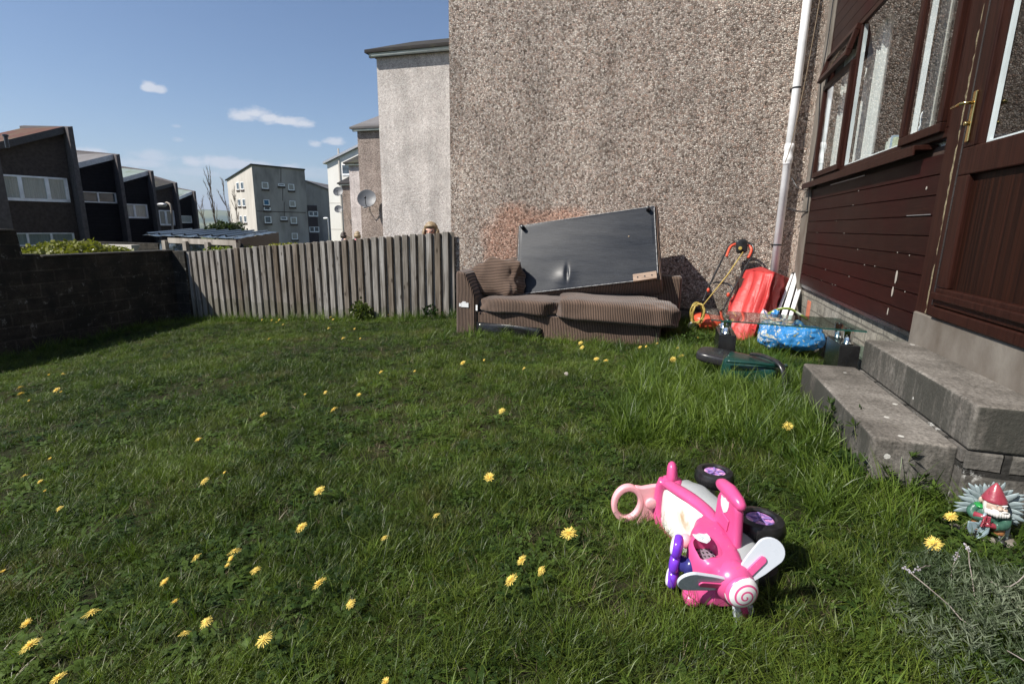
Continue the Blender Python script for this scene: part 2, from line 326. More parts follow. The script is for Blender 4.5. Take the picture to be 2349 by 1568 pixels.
# ------------------------------------------------------------------ mesh helpers
class MB:
    def __init__(s): s.v = []; s.f = []
    def add(s, vs, fs):
        o = len(s.v); s.v += [Vector(p) for p in vs]; s.f += [tuple(i+o for i in f) for f in fs]; return s
    def box(s, x0, x1, y0, y1, z0, z1, Mx=None):
        p = [Vector((x, y, z)) for z in (z0, z1) for y in (y0, y1) for x in (x0, x1)]
        if Mx is not None: p = [Mx @ q for q in p]
        return s.add(p, [(0, 2, 3, 1), (4, 5, 7, 6), (0, 1, 5, 4), (2, 6, 7, 3), (0, 4, 6, 2), (1, 3, 7, 5)])
    def hexa(s, b4, t4):                 # bottom and top rings of four points
        return s.add(list(b4)+list(t4), [(3, 2, 1, 0), (4, 5, 6, 7), (0, 1, 5, 4), (1, 2, 6, 5), (2, 3, 7, 6), (3, 0, 4, 7)])
    def tube(s, pts, r, n=10, closed=False, flat=None):
        pts = [Vector(p) for p in pts]; L = len(pts); rs = r if isinstance(r, (list, tuple)) else [r]*L
        ref = Vector((0, 0, 1)); rings = []
        t0 = (pts[1]-pts[0]).normalized()
        if abs(t0.dot(ref)) > .9: ref = Vector((1, 0, 0))
        nx = t0.cross(ref).normalized()
        for i, p in enumerate(pts):
            a = pts[(i-1) % L] if (i > 0 or closed) else p; c = pts[(i+1) % L] if (i < L-1 or closed) else p
            t = (c-a).normalized(); nx = (nx-t*nx.dot(t)).normalized(); ny = t.cross(nx)
            k = flat if flat else 1
            rings.append([p+(nx*math.cos(2*math.pi*j/n)+ny*math.sin(2*math.pi*j/n)*k)*rs[i] for j in range(n)])
        o = len(s.v); s.v += [q for rg in rings for q in rg]
        for i in range(L if closed else L-1):
            i2 = (i+1) % L
            for j in range(n): s.f.append((o+i*n+j, o+i*n+(j+1) % n, o+i2*n+(j+1) % n, o+i2*n+j))
        if not closed: s.f += [tuple(o+j for j in range(n))[::-1], tuple(o+(L-1)*n+j for j in range(n))]
        return s
    def lathe(s, prof, n=24, Mx=None, cap=True):
        o = len(s.v)
        for r_, z in prof:
            for j in range(n):
                p = Vector((r_*math.cos(2*math.pi*j/n), r_*math.sin(2*math.pi*j/n), z)); s.v.append(Mx @ p if Mx is not None else p)
        for i in range(len(prof)-1):
            for j in range(n): s.f.append((o+i*n+j, o+i*n+(j+1) % n, o+(i+1)*n+(j+1) % n, o+(i+1)*n+j))
        if cap: s.f += [tuple(o+j for j in range(n))[::-1], tuple(o+(len(prof)-1)*n+j for j in range(n))]
        return s
    def ell(s, c, r, Mx=None, nu=20, nv=12, e=1.0, fn=None):
        c = Vector(c); prs = []
        sg = lambda a: math.copysign(abs(a)**e, a)
        for i in range(nv+1):
            th = math.pi*(i/nv)
            for j in range(nu):
                ph = 2*math.pi*j/nu; p = Vector((sg(math.sin(th))*sg(math.cos(ph))*r[0], sg(math.sin(th))*sg(math.sin(ph))*r[1], sg(math.cos(th))*r[2]))
                if fn: p = fn(p)
                prs.append(c+(Mx @ p if Mx is not None else p))
        o = len(s.v); s.v += prs
        for i in range(nv):
            for j in range(nu): s.f.append((o+i*nu+j, o+(i+1)*nu+j, o+(i+1)*nu+(j+1) % nu, o+i*nu+(j+1) % nu))
        return s
    def prism(s, poly, a, b_, fn):       # poly in (u,v), from w=a to w=b
        n = len(poly); o = len(s.v)
        s.v += [Vector(fn(u, v, a)) for u, v in poly]+[Vector(fn(u, v, b_)) for u, v in poly]
        s.f += [tuple(o+i for i in range(n))[::-1], tuple(o+n+i for i in range(n))]+[(o+i, o+(i+1) % n, o+n+(i+1) % n, o+n+i) for i in range(n)]
        return s
    def grid(s, fn, nu, nv):
        o = len(s.v); s.v += [Vector(fn(i/nu, j/nv)) for j in range(nv+1) for i in range(nu+1)]
        s.f += [(o+j*(nu+1)+i, o+j*(nu+1)+i+1, o+(j+1)*(nu+1)+i+1, o+(j+1)*(nu+1)+i) for j in range(nv) for i in range(nu)]
        return s
    def build(s, name, mat, parent=None, smooth=False, bevel=0, sub=0, solid=0, seg=2, fixn=True):
        off = Vector((0, 0, 0)); q = parent
        while q is not None: off = off+q.location; q = q.parent
        me = bpy.data.meshes.new(name)
        loc = off
        if parent is None and s.v:
            xs = [p.x for p in s.v]; ys = [p.y for p in s.v]; zs = [p.z for p in s.v]; loc = Vector(((min(xs)+max(xs))/2, (min(ys)+max(ys))/2, min(zs)))
        me.from_pydata([tuple(p-loc) for p in s.v], [], s.f); 
        if fixn:
            bm = bmesh.new(); bm.from_mesh(me); bmesh.ops.recalc_face_normals(bm, faces=bm.faces); bm.to_mesh(me); bm.free()
        me.materials.append(mat)
        for p in me.polygons: p.use_smooth = smooth
        o = bpy.data.objects.new(name, me); COL.objects.link(o)
        if parent is not None: o.parent = parent
        else: o.location = loc
        if solid: md = o.modifiers.new('solid', 'SOLIDIFY'); md.thickness = solid; md.offset = 0
        if bevel: md = o.modifiers.new('bevel', 'BEVEL'); md.width = bevel; md.segments = seg; md.limit_method = 'ANGLE'; md.angle_limit = R(40)
        if sub: md = o.modifiers.new('sub', 'SUBSURF'); md.levels = sub; md.render_levels = sub
        if smooth and bevel: md = o.modifiers.new('wn', 'WEIGHTED_NORMAL'); md.keep_sharp = True
        return o
def tag(o, label=None, cat=None, group=None, kind=None):
    for k, v in (('label', label), ('category', cat), ('group', group), ('kind', kind)):
        if v: o[k] = v
    return o
def thing(name, label, cat, loc=(0, 0, 0), group=None):
    o = bpy.data.objects.new(name, None); o.location = loc; o.empty_display_size = .1; COL.objects.link(o)
    return tag(o, label, cat, group)
def copy_tree(o, parent=None):
    c = o.copy(); COL.objects.link(c); c.parent = parent
    for ch in [x for x in bpy.data.objects if x.parent == o and x.name != c.name]: copy_tree(ch, c)
    return c
def catmull(pts, k=6, closed=False):
    pts = [Vector(p) for p in pts]; n = len(pts); out = []
    rng = range(n) if closed else range(n-1)
    for i in rng:
        p0, p1, p2, p3 = (pts[(i-1) % n] if closed or i else pts[0]), pts[i], pts[(i+1) % n], (pts[(i+2) % n] if closed or i < n-2 else pts[-1])
        for j in range(k):
            t = j/k; out.append(.5*((2*p1)+(p2-p0)*t+(2*p0-5*p1+4*p2-p3)*t*t+(3*p1-p0-3*p2+p3)*t**3))
    if not closed: out.append(pts[-1])
    return out
def ss(t): t = max(0, min(1, t)); return t*t*(3-2*t)
def frameM(o, x, y, z): return Matrix(((x[0], y[0], z[0], o[0]), (x[1], y[1], z[1], o[1]), (x[2], y[2], z[2], o[2]), (0, 0, 0, 1)))

# ------------------------------------------------------------------ ground
def gz(x, y, fine=True):
    xc = max(-9.5, min(x, .6)); yc = max(-3, min(y, 8))
    z = .072*(xc-.3)-.08*ss((yc-3.2)/3.3)-.14*ss((-xc-4)/4)*ss((6.6-yc)/2.6)
    z -= .09*ss((yc-3.8)/2.0)*ss((xc+2.4)/2.2)-.05*ss((yc-4.5)/1.5)*ss((xc+4)/1.5)*(1-ss((xc+2.2)/1.0))
    if fine and -9 < x < 2 and -2 < y < 8: z += .022*(noise.noise(Vector((x*1.6, y*1.6, 0)))) + .01*noise.noise(Vector((x*5, y*5, 3)))
    dx = max(0, -9.6-x, x-3.0); dy = max(0, y-8.6, -3-y); d = math.hypot(dx, dy)
    z -= min(d, 60)*.045+min(max(0, d-60), 2000)*.012
    return z
def axis(a0, a1, st, far):
    r = [a0+st*i for i in range(int(round((a1-a0)/st))+1)]
    s, q = st, r[-1]
    while q < far: s *= 1.35; q += s; r.append(q)
    s, q = st, r[0]; l = []
    while q > -far: s *= 1.35; q -= s; l.append(q)
    return l[::-1]+r
xs = axis(-9.6, 3.2, .1, 5200); ys = axis(-1.0, 8.8, .1, 5200)
g = MB(); nx, ny = len(xs), len(ys)
g.v = [Vector((x, y, gz(x, y))) for y in ys for x in xs]
g.f = [(j*nx+i, j*nx+i+1, (j+1)*nx+i+1, (j+1)*nx+i) for j in range(ny-1) for i in range(nx-1)]
o = g.build('ground', M['soil'], smooth=True, fixn=False); tag(o, kind='structure')

# distant hills
h = MB()
def hillf(u, v):
    az_ = R(-75+110*u); dist = 3600+2200*v; x, y = math.sin(az_)*dist, math.cos(az_)*dist
    hh = 190*ss(v*1.15)*(.8+.3*noise.noise(Vector((u*9, 0, 0)))+.15*noise.noise(Vector((u*30, v*2, 0))))-60
    return (x, y, hh)
h.grid(hillf, 160, 14); o = h.build('hills', M['hill'], smooth=True, fixn=False); tag(o, kind='structure')
hm = bpy.data.materials.new('haze'); hm.use_nodes = True; hm.node_tree.nodes.clear(); b = NB(hm.node_tree)
b.n('ShaderNodeOutputMaterial', {1: b.n('ShaderNodeVolumePrincipled', {'Color': (.62, .74, 1.0), 'Density': .00009, 'Anisotropy': .2}).outputs[0]})
o = MB().box(-9500, 9500, -9500, 9500, -140, 420).build('haze', hm); tag(o, kind='stuff')

# ------------------------------------------------------------------ big buildings
def brace_house():  # the house with the brown cladding, right
    t = thing('terraced_house', 'house on the right with brown boarded front, large window and brown door', 'house', (1.45, 3.5, 0))
    XF = 1.45
    w = MB()
    w.box(XF+.02, XF+.3, 7.2, 7.548, -.4, 5.6); w.box(XF+.02, XF+.3, -2.2, 2.40, .45, 5.6)
    w.box(XF+.02, XF+.3, 2.40, 7.2, 4.0, 5.6); w.box(6, 6.3, -2.2, 7.548, -.4, 5.6); w.box(XF+.3, 6, -2.2, -1.9, -.4, 5.6); w.box(XF+.3, 6, 7.25, 7.548, -.4, 5.6)
    w.box(XF+.02, XF+.3, 2.40, 3.58, 2.98, 4.0); w.build('wall', M['peb'], t)
    MB().box(XF-.012, XF+.3, 6.872, 7.19, -.4, 5.6).build('pilaster', M['concs'], t, bevel=.006)
    r = MB(); r.hexa([(XF-.2, -2.4, 5.6), (6.5, -2.4, 5.6), (6.5, 7.5, 5.6), (XF-.2, 7.5, 5.6)], [(3.8, -2.4, 7.4), (4.0, -2.4, 7.4), (4.0, 7.5, 7.4), (3.8, 7.5, 7.4)]); r.build('roof', M['roofdark'], t)
    # cladding panels
    def clad(z0, z1, n, y0, y1, nm):
        poly = []; hh = (z1-z0)/n
        for i in range(n):
            a = z0+i*hh; poly += [(XF+.007, a), (XF, a+.006), (XF-.002, a+hh-.003), (XF+.007, a+hh-.001)]
        poly += [(XF+.05, z1), (XF+.05, z0)]
        return MB().prism(poly, y0, y1, lambda u, v, w_: (u, w_, v)).build(nm, M['clad'], t)
    cp = clad(.485, 1.545, 9, 3.73, 6.868, 'cladding')
    clad(2.945, 4.0, 9, 3.73, 6.868, 'cladding')
    # scratches, screws and torn edge strips on the cladding
    pf_ = gm('pale_filler', [(.32, .30, .27)], 9)
    for _ in range(16):
        y = random.uniform(3.8, 6.8); z = .485+.1178*random.randint(1, 8)+random.uniform(-.006, .01); MB().ell((XF-.003, y, z), (.003, .0045, .0045), nu=6, nv=4).build('screw_head', pf_, cp)
    rr = random.Random(4); chp = gm('chipped_pale_plastic', [(.34, .31, .27), (.50, .46, .40)], 20)
    for (y, z, hh, wv) in ((4.12, .80, .09, .012), (4.14, .70, .07, .009), (4.16, .56, .05, .005), (3.9, 1.36, .02, .006)):
        pts = [(XF-.0045, y+wv*math.cos(a)*(1+.3*rr.random()), z+hh*.5*math.sin(a)) for a in [i*math.pi/5 for i in range(10)]]
        MB().prism([(p[1], p[2]) for p in pts], XF-.0055, XF-.003, lambda u, v, w_: (w_, u, v)).build('scratch', chp, cp)
    MB().box(XF-.006, XF-.003, 3.78, 4.12, 1.199, 1.2035).build('metal_strip', M['steel'], cp)
    MB().box(XF-.006, XF, 5.1, 6.1, 1.538, 1.547).build('metal_strip', M['steel'], cp)
    MB().box(XF-.015, XF+.05, 3.575, 3.728, .47, 4.0).build('trim_board', M['frame'], t, bevel=.004)
    # ragged foam seal
    k = MB(); rr = random.Random(2)
    pts = [(XF-.012-.006*rr.random(), 3.562+.006*rr.uniform(-1, 1), .64+i*.03) for i in range(80)]
    k.tube(pts, [.008+.006*rr.random() for _ in pts], 6); k.build('foam_seal', gm('old_yellow_foam', [(.10, .075, .04), (.28, .24, .15)], 40, rough=.9, bump=1, bs=120), t)
    # base wall below the cladding
    MB().box(XF+.045, XF+.3, 3.71, 6.872, -.4, .475).build('base_wall', M['baseblk'], t)
    for q in ((6.42, 6.56, .13, .33), (4.35, 4.62, .06, .26), (3.78, 3.9, .24, .36)): MB().box(XF+.038, XF+.05, *q).build('patch_brick', M['brick'], t, bevel=.006)
    MB().box(XF+.01, XF+.04, 3.71, 6.87, .452, .483).build('drip_strip', M['blackp'], t)
    # concrete door sill
    MB().box(XF-.03, XF+.3, 1.2, 3.705, .30, .632).build('door_sill', M['concs'], t, bevel=.008)
    # window
    wd = MB(); a0, a1, z0, z1 = 3.73, 6.868, 1.60, 2.94
    for q in ((a0, a1, z0+.03, z0+.085), (a0, a1, z1-.05, z1), (a0, a0+.06, z0+.085, z1-.05), (a1-.05, a1, z0+.085, z1-.05), (5.80, 5.87, z0+.085, z1-.05), (4.36, 4.42, z0+.085, z1-.05)):
        wd.box(XF-.005, XF+.06, *q)
    wf = wd.build('window_frame', M['frame'], t, bevel=.006)
    k = MB(); k.box(XF-.075, XF+.05, 3.98, 7.03, 1.592, 1.622); k.box(XF-.08, XF-.068, 3.98, 7.03, 1.56, 1.622); k.build('window_sill', M['frame'], wf, bevel=.004)
    MB().box(XF+.035, XF+.05, 3.73, 6.868, 1.545, 1.6).build('recess_board', M['darkwood'], wf)
    def sash(y0, y1, za, zb, nm, x0=XF-.035, wd_=.055, Mx=None):
        q = MB()
        for s_ in ((y0, y1, za, za+wd_), (y0, y1, zb-wd_, zb), (y0, y0+wd_, za+wd_, zb-wd_), (y1-wd_, y1, za+wd_, zb-wd_)): q.box(x0, x0+.045, *s_, Mx=Mx)
        so_ = q.build(nm, M['frame'], wf, bevel=.005)
        return so_
    sash(3.79, 4.40, 1.665, 2.915, 'sash')
    sash(5.84, 6.83, 1.665, 2.62, 'sash')
    hinge = Vector((XF-.01, 6.3, 2.915)); MM = Matrix.Translation(hinge) @ Matrix.Rotation(R(15), 4, 'Y') @ Matrix.Translation(-hinge)
    sash(5.84, 6.83, 2.64, 2.915, 'vent_sash', Mx=MM)
    MB().box(XF-.005, XF+.05, 5.87, 6.82, 2.60, 2.65).build('transom', M['frame'], wf)
    def pane(y0, y1, za, zb, x, par, nm='window_pane', Mx=None):
        p_ = [Vector((x, y0, za)), Vector((x, y1, za)), Vector((x, y1, zb)), Vector((x, y0, zb))]
        if Mx: p_ = [Mx @ v for v in p_]
        return MB().add(p_, [(3, 2, 1, 0)]).build(nm, M['glass'], par, fixn=False)
    pane(4.42, 5.80, 1.685, 2.89, XF+.012, wf); pane(3.845, 4.345, 1.72, 2.86, XF-.016, wf); pane(5.895, 6.775, 1.72, 2.565, XF-.016, wf); pane(5.89, 6.78, 2.69, 2.865, XF-.015, wf, Mx=MM)
    for y0, y1, zb in ((3.845, 4.345, 2.86), (4.42, 5.80, 2.89), (5.895, 6.775, 2.6)):
        k = MB()
        for q in ((y0-.02, y0+.006, 1.67, zb), (y1-.006, y1+.03, 1.67, zb), (y0, y1, 1.64, 1.70)): k.box(XF+.016, XF+.046, *q)
        k.build('inner_frame', M['upvc'], wf)
    # door
    d = MB(); d.box(XF-.03, XF+.06, 3.46, 3.55, .635, 2.98); d.box(XF-.03, XF+.06, 2.41, 2.50, .635, 2.98); d.box(XF-.03, XF+.06, 2.5, 3.46, 2.9, 2.98); d.box(XF-.045, XF+.06, 2.5, 3.46, .635, .695)
    df = d.build('door_frame', M['frame'], t, bevel=.008)
    k = MB(); k.box(XF-.034, XF-.028, 3.472, 3.487, .70, 2.9); k.box(XF-.034, XF-.028, 3.35, 3.36, .8, 1.38); k.build('door_seal', M['blackp'], df)
    lf = MB(); x0, x1 = XF-.04, XF+.03
    for q in ((2.5, 3.46, .70, .80), (2.5, 3.46, 1.39, 1.53), (2.5, 3.46, 2.80, 2.9), (3.34, 3.46, .80, 1.39), (3.34, 3.46, 1.53, 2.80), (2.5, 2.62, .80, 1.39), (2.5, 2.62, 1.53, 2.80)): lf.box(x0, x1, *q)
    dl = lf.build('door', M['frame'], t, bevel=.007)
    MB().box(XF-.012, XF+.02, 2.62, 3.34, .80, 1.39).build('door_panel', M['panel'], dl)
    MB().box(XF-.058, XF-.038, 2.5, 3.46, .735, .775).build('weather_bar', M['frame'], dl, bevel=.006)
    pane(2.62, 3.34, 1.53, 2.80, XF, dl, 'door_pane')
    k = MB()
    for q in ((2.62, 3.34, 1.53, 1.55), (3.315, 3.34, 1.55, 2.8)): k.box(XF+.007, XF+.022, *q)
    k.build('glazing_spacer', M['upvc'], dl)
    hd = MB().box(XF-.052, XF-.0405, 3.395, 3.425, 1.555, 1.80).build('handle_plate', M['brass'], dl, bevel=.003)
    k = MB(); k.tube([(XF-.05, 3.41, 1.745), (XF-.085, 3.41, 1.745), (XF-.095, 3.43, 1.745), (XF-.095, 3.52, 1.742)], .0085, 10); k.build('lever', M['brass'], hd, smooth=True)
    k = MB(); k.lathe([(.011, 0), (.011, .02), (.008, .022)], 12, Mx=Matrix.Translation((XF-.052, 3.41, 1.645)) @ Matrix.Rotation(R(-90), 4, 'Y')); k.build('keyhole', M['brass'], hd, smooth=True)
    # interior
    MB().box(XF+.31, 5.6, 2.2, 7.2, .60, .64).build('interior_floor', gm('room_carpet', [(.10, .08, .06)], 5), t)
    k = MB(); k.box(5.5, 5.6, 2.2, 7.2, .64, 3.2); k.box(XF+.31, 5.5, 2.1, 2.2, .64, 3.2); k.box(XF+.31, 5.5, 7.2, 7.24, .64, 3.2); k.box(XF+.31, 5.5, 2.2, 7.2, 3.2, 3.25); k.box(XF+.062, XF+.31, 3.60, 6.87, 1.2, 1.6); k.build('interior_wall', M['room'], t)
    MB().box(XF+.062, XF+.42, 3.75, 6.86, 1.602, 1.64).build('window_board', M['upvc'], t)
    def curt(y0, y1, z0, z1, x, nm, mt, par, k_=26):
        q = MB(); q.grid(lambda u, v: (x+.018*math.sin(u*(y1-y0)*k_*2)+.01*math.sin(u*(y1-y0)*k_*5), y0+(y1-y0)*u*(1-.25*(1-abs(2*v-1))*.0), z0+(z1-z0)*v), 60, 8); q.build(nm, mt, par, smooth=True)
    curt(5.62, 6.15, 1.66, 2.9, XF+.17, 'curtain', M['curtain'], t); curt(6.25, 7.15, 1.66, 2.9, XF+.16, 'curtain', M['curtain'], t); curt(4.37, 4.46, 1.66, 2.9, XF+.13, 'curtain', M['curtaingrey'], t); curt(3.70, 3.8, 1.66, 2.9, XF+.13, 'curtain', M['curtaingrey'], t)
    # black cables on the pilaster
    k = MB(); pts = catmull([(XF-.02, 7.0, 4.5), (XF-.03, 6.93, 3.2), (XF-.05, 6.9, 2.7), (XF-.02, 6.885, 2.2), (XF-.025, 6.9, 1.7), (XF-.02, 6.89, 1.3)], 8); k.tube(pts, .006, 6)
    k.tube(catmull([(1.30, 7.3, 1.72), (1.36, 7.22, 1.60), (XF-.03, 7.1, 1.56), (XF-.02, 6.9, 1.57)], 6), .006, 6); k.tube(catmull([(1.30, 7.3, 1.36), (1.38, 7.15, 1.32), (XF-.025, 6.98, 1.31), (XF-.02, 6.87, 1.31)], 6), .009, 6)
    k.build('cable', M['blackp'], t, smooth=True)
    k = MB(); k.tube(catmull([(1.42, 7.45, 5.4), (1.40, 7.42, 4.2), (1.34, 7.38, 3.0), (1.27, 7.35, 2.2), (1.22, 7.37, 1.9)], 8), .005, 6); k.build('cable', gm('brown_cable', [(.16, .11, .06)], 9), t)
    return t
brace_house()

# things standing on the window board inside
k = MB()
xb = 1.58
tb = thing('book_row', 'row of pale book spines standing inside the big window', 'books', (xb, 4.9, 1.64))
for i, (c, hgt) in enumerate([((.45, .5, .35), .15), ((.25, .35, .45), .17), ((.6, .6, .55), .16), ((.5, .52, .45), .14)]):
    MB().box(xb-.06, xb+.06, 4.80+i*.045, 4.80+i*.045+.04, 1.64, 1.64+hgt).build('book', gm('book_cover', [c], 4), tb, bevel=.003)
t = thing('ornament', 'small white figurine on the sill behind the big window', 'ornament', (1.6, 4.55, 1.64))
MB().lathe([(.04, 0), (.05, .02), (.02, .06), (.035, .10), (.04, .15), (.02, .19), (.03, .22), (.032, .25), (.015, .28)], 14, Mx=Matrix.Translation((1.6, 4.55, 1.64))).build('body', M['upvc'], t, smooth=True)
MB().tube(catmull([(1.6, 4.58, 1.70), (1.6, 4.64, 1.74), (1.6, 4.63, 1.8), (1.6, 4.58, 1.8)], 4), .008, 6).build('handle', M['upvc'], t, smooth=True)
def leafball(name, c, r, n, sz, mat, label=None, cat=None, group=None, parent=None, seed=1, squash=1.0, pot=None, kind=None, up=.3):
    rr = random.Random(seed); q = MB()
    for _ in range(n):
        while True:
            p = Vector((rr.uniform(-1, 1), rr.uniform(-1, 1), rr.uniform(-1, 1)))
            if p.length < 1 and p.length > .25: break
        lump = .78+.45*noise.noise(Vector((p.x*2.2+seed, p.y*2.2, p.z*2.2)))
        p = p*lump; P_ = Vector(c)+Vector((p.x*r[0], p.y*r[1], p.z*r[2]))
        d = Vector((rr.gauss(0, 1), rr.gauss(0, 1), rr.gauss(up, 1))).normalized(); s_ = sz*rr.uniform(.6, 1.4)
        e = d.cross(Vector((rr.gauss(0, 1), rr.gauss(0, 1), rr.gauss(0, 1)))).normalized()*s_*.38
        m_ = P_+d*s_*.5
        q.add([P_, m_+e, P_+d*s_, m_-e], [(0, 1, 2, 3)])
    o = q.build(name, mat, parent, fixn=False)
    if label or kind: tag(o, label, cat, group, kind)
    return o
leafball('dried_flowers', (1.62, 4.05, 1.80), (.12, .14, .13), 380, .03, gm('dry_flower', [(.3, .28, .25), (.5, .47, .42)], 9), 'grey bunch of dried flowers inside the right opening window', 'flowers', seed=3)

def pebble_house():
    t = thing('pebbledash_house', 'house with tall windowless brown pebbledash side wall behind the sofa', 'house', (-1, 7.55, 0))
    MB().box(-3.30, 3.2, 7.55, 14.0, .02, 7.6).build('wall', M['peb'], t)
    MB().box(-3.27, 3.15, 7.58, 13.9, -.9, .018).build('plinth', M['plinth'], t)
    r = MB(); r.hexa([(-3.5, 7.4, 7.6), (3.4, 7.4, 7.6), (3.4, 14.2, 7.6), (-3.5, 14.2, 7.6)], [(-3.5, 10.7, 9.6), (3.4, 10.7, 9.6), (3.4, 10.9, 9.6), (-3.5, 10.9, 9.6)]); r.build('roof', M['roofdark'], t)
    p = MB(); p.tube([(1.26, 7.455, -.05), (1.26, 7.455, 7.4)], .048, 18); dp = p.build('downpipe', M['upvc'], t, smooth=True)
    k = MB()
    MB().lathe([(.0485, 1.88), (.052, 1.90), (.052, 1.92), (.057, 1.93), (.057, 1.97), (.052, 1.985), (.052, 2.05), (.057, 2.06), (.057, 2.10), (.0485, 2.13)], 20, Mx=Matrix.Translation((1.26, 7.455, 0))).build('pipe_collar', M['upvc'], dp, smooth=True)
    for z in (2.75, .9, 4.0):
        k = MB(); k.tube([(1.26, 7.455, z), (1.26, 7.455, z+.02)], .0505, 18); k.box(1.2, 1.32, 7.5, 7.56, z, z+.02); k.build('pipe_clip', M['blackp'], dp)
pebble_house()

ZC = zd(800, 600, .298); Z1 = zd(0, 450, .51086); Z2 = zd(1200, 100, .76555)
# row of stepped neighbours, facing us
def row_house(name, label, mat, Y, xl, xr, top, roof, gut, group='stepped houses beyond the fence', dep=4.5, rise=1.1, base=-3):
    t = thing(name, label, 'house', ((xl+xr)/2, Y, base), group)
    MB().box(xl, xr, Y, Y+dep, base, top).build('wall', mat, t)
    r = MB(); r.prism([(Y-.25, top+.04), (Y-.25, top+.12), (Y+dep*.6, top+.12+rise), (Y+dep+.2, top+.1)], xl-.22, xr+.1, lambda u, v, w_: (w_, u, v)); r.build('roof', roof, t)
    k = MB(); k.tube([(xl-.12, Y-.12, top+.03), (xr, Y-.12, top+.03)], .075, 12); k.build('gutter', gut, t, smooth=True)
    MB().box(xl-.2, xr+.08, Y-.06, Y+.02, top-.03, top+.14).build('fascia', M['blackp'], t)
    return t
h2 = row_house('pale_house', 'pale pebbledash house immediately left of the tall brown gable', M['peb2'], 14, -8.31, -2.5, 5.62, M['roofdark'], M['gutter'])
h3 = row_house('brown_house', 'narrow brown pebbledash house carrying the largest satellite dish', M['peb3'], 21, -13.55, -8.0, 5.02, M['roofgrey'], M['gutter'])
h4 = row_house('pinkish_house', 'pinkish pebbledash house between the brown house and the small brown one', M['peb4'], 28, -18.75, -13.0, 4.45, M['roofdark'], M['gutter'])
h5 = row_house('small_brown_house', 'farthest and lowest brown house of the row, beside the white block', M['peb3'], 33, -22.75, -17.0, 3.72, M['roofdark'], M['gutter'])
# tall white block
def white_block():
    Y = 48
    a = at(*ZC(1705, 180), Y=Y); bq = at(*ZC(2070, 0), Y=Y)
    sl_ = (bq.z-a.z)/(bq.x-a.x); xr = a.x+9; t = thing('white_block', 'tall white rendered block with sloping roof edge behind the brown houses', 'building', (a.x+4, Y, -5))
    MB().prism([(a.x, -6), (xr, -6), (xr, a.z+sl_*9), (a.x, a.z)], Y, Y+12, lambda u, v, w_: (u, w_, v)).build('wall', M['white'], t)
    MB().prism([(a.x-.3, a.z-.08), (xr, a.z+sl_*9+.02), (xr, a.z+sl_*9+.3), (a.x-.3, a.z+.12)], Y-.3, Y+12, lambda u, v, w_: (u, w_, v)).build('roof_edge', M['steel'], t)
    for (x0, y0, x1, y1) in ((1912, 205, 1985, 335), (1915, 470, 1990, 600)):
        p = at(*ZC(x0, y0), Y=Y-.02); q = at(*ZC(x1, y1), Y=Y-.02)
        wf = MB().box(p.x-.06, q.x+.3, Y-.06, Y+.02, q.z-.06, p.z+.06).build('window', M['upvc'], t)
        MB().box(p.x, q.x+.25, Y-.075, Y-.062, q.z+.15, p.z).build('pane', M['farglass'], wf)
    k = MB()
    for z in (at(*ZC(1760, 715), Y=Y).z, at(*ZC(1780, 1065), Y=Y).z): k.box(a.x+.01, xr, Y-.015, Y, z, z+.05)
    k.box(at(*ZC(1865, 200), Y=Y).x, at(*ZC(1880, 200), Y=Y).x, Y-.12, Y, -5, a.z+1.4); k.build('render_joint', M['conclit'], t)
white_block()

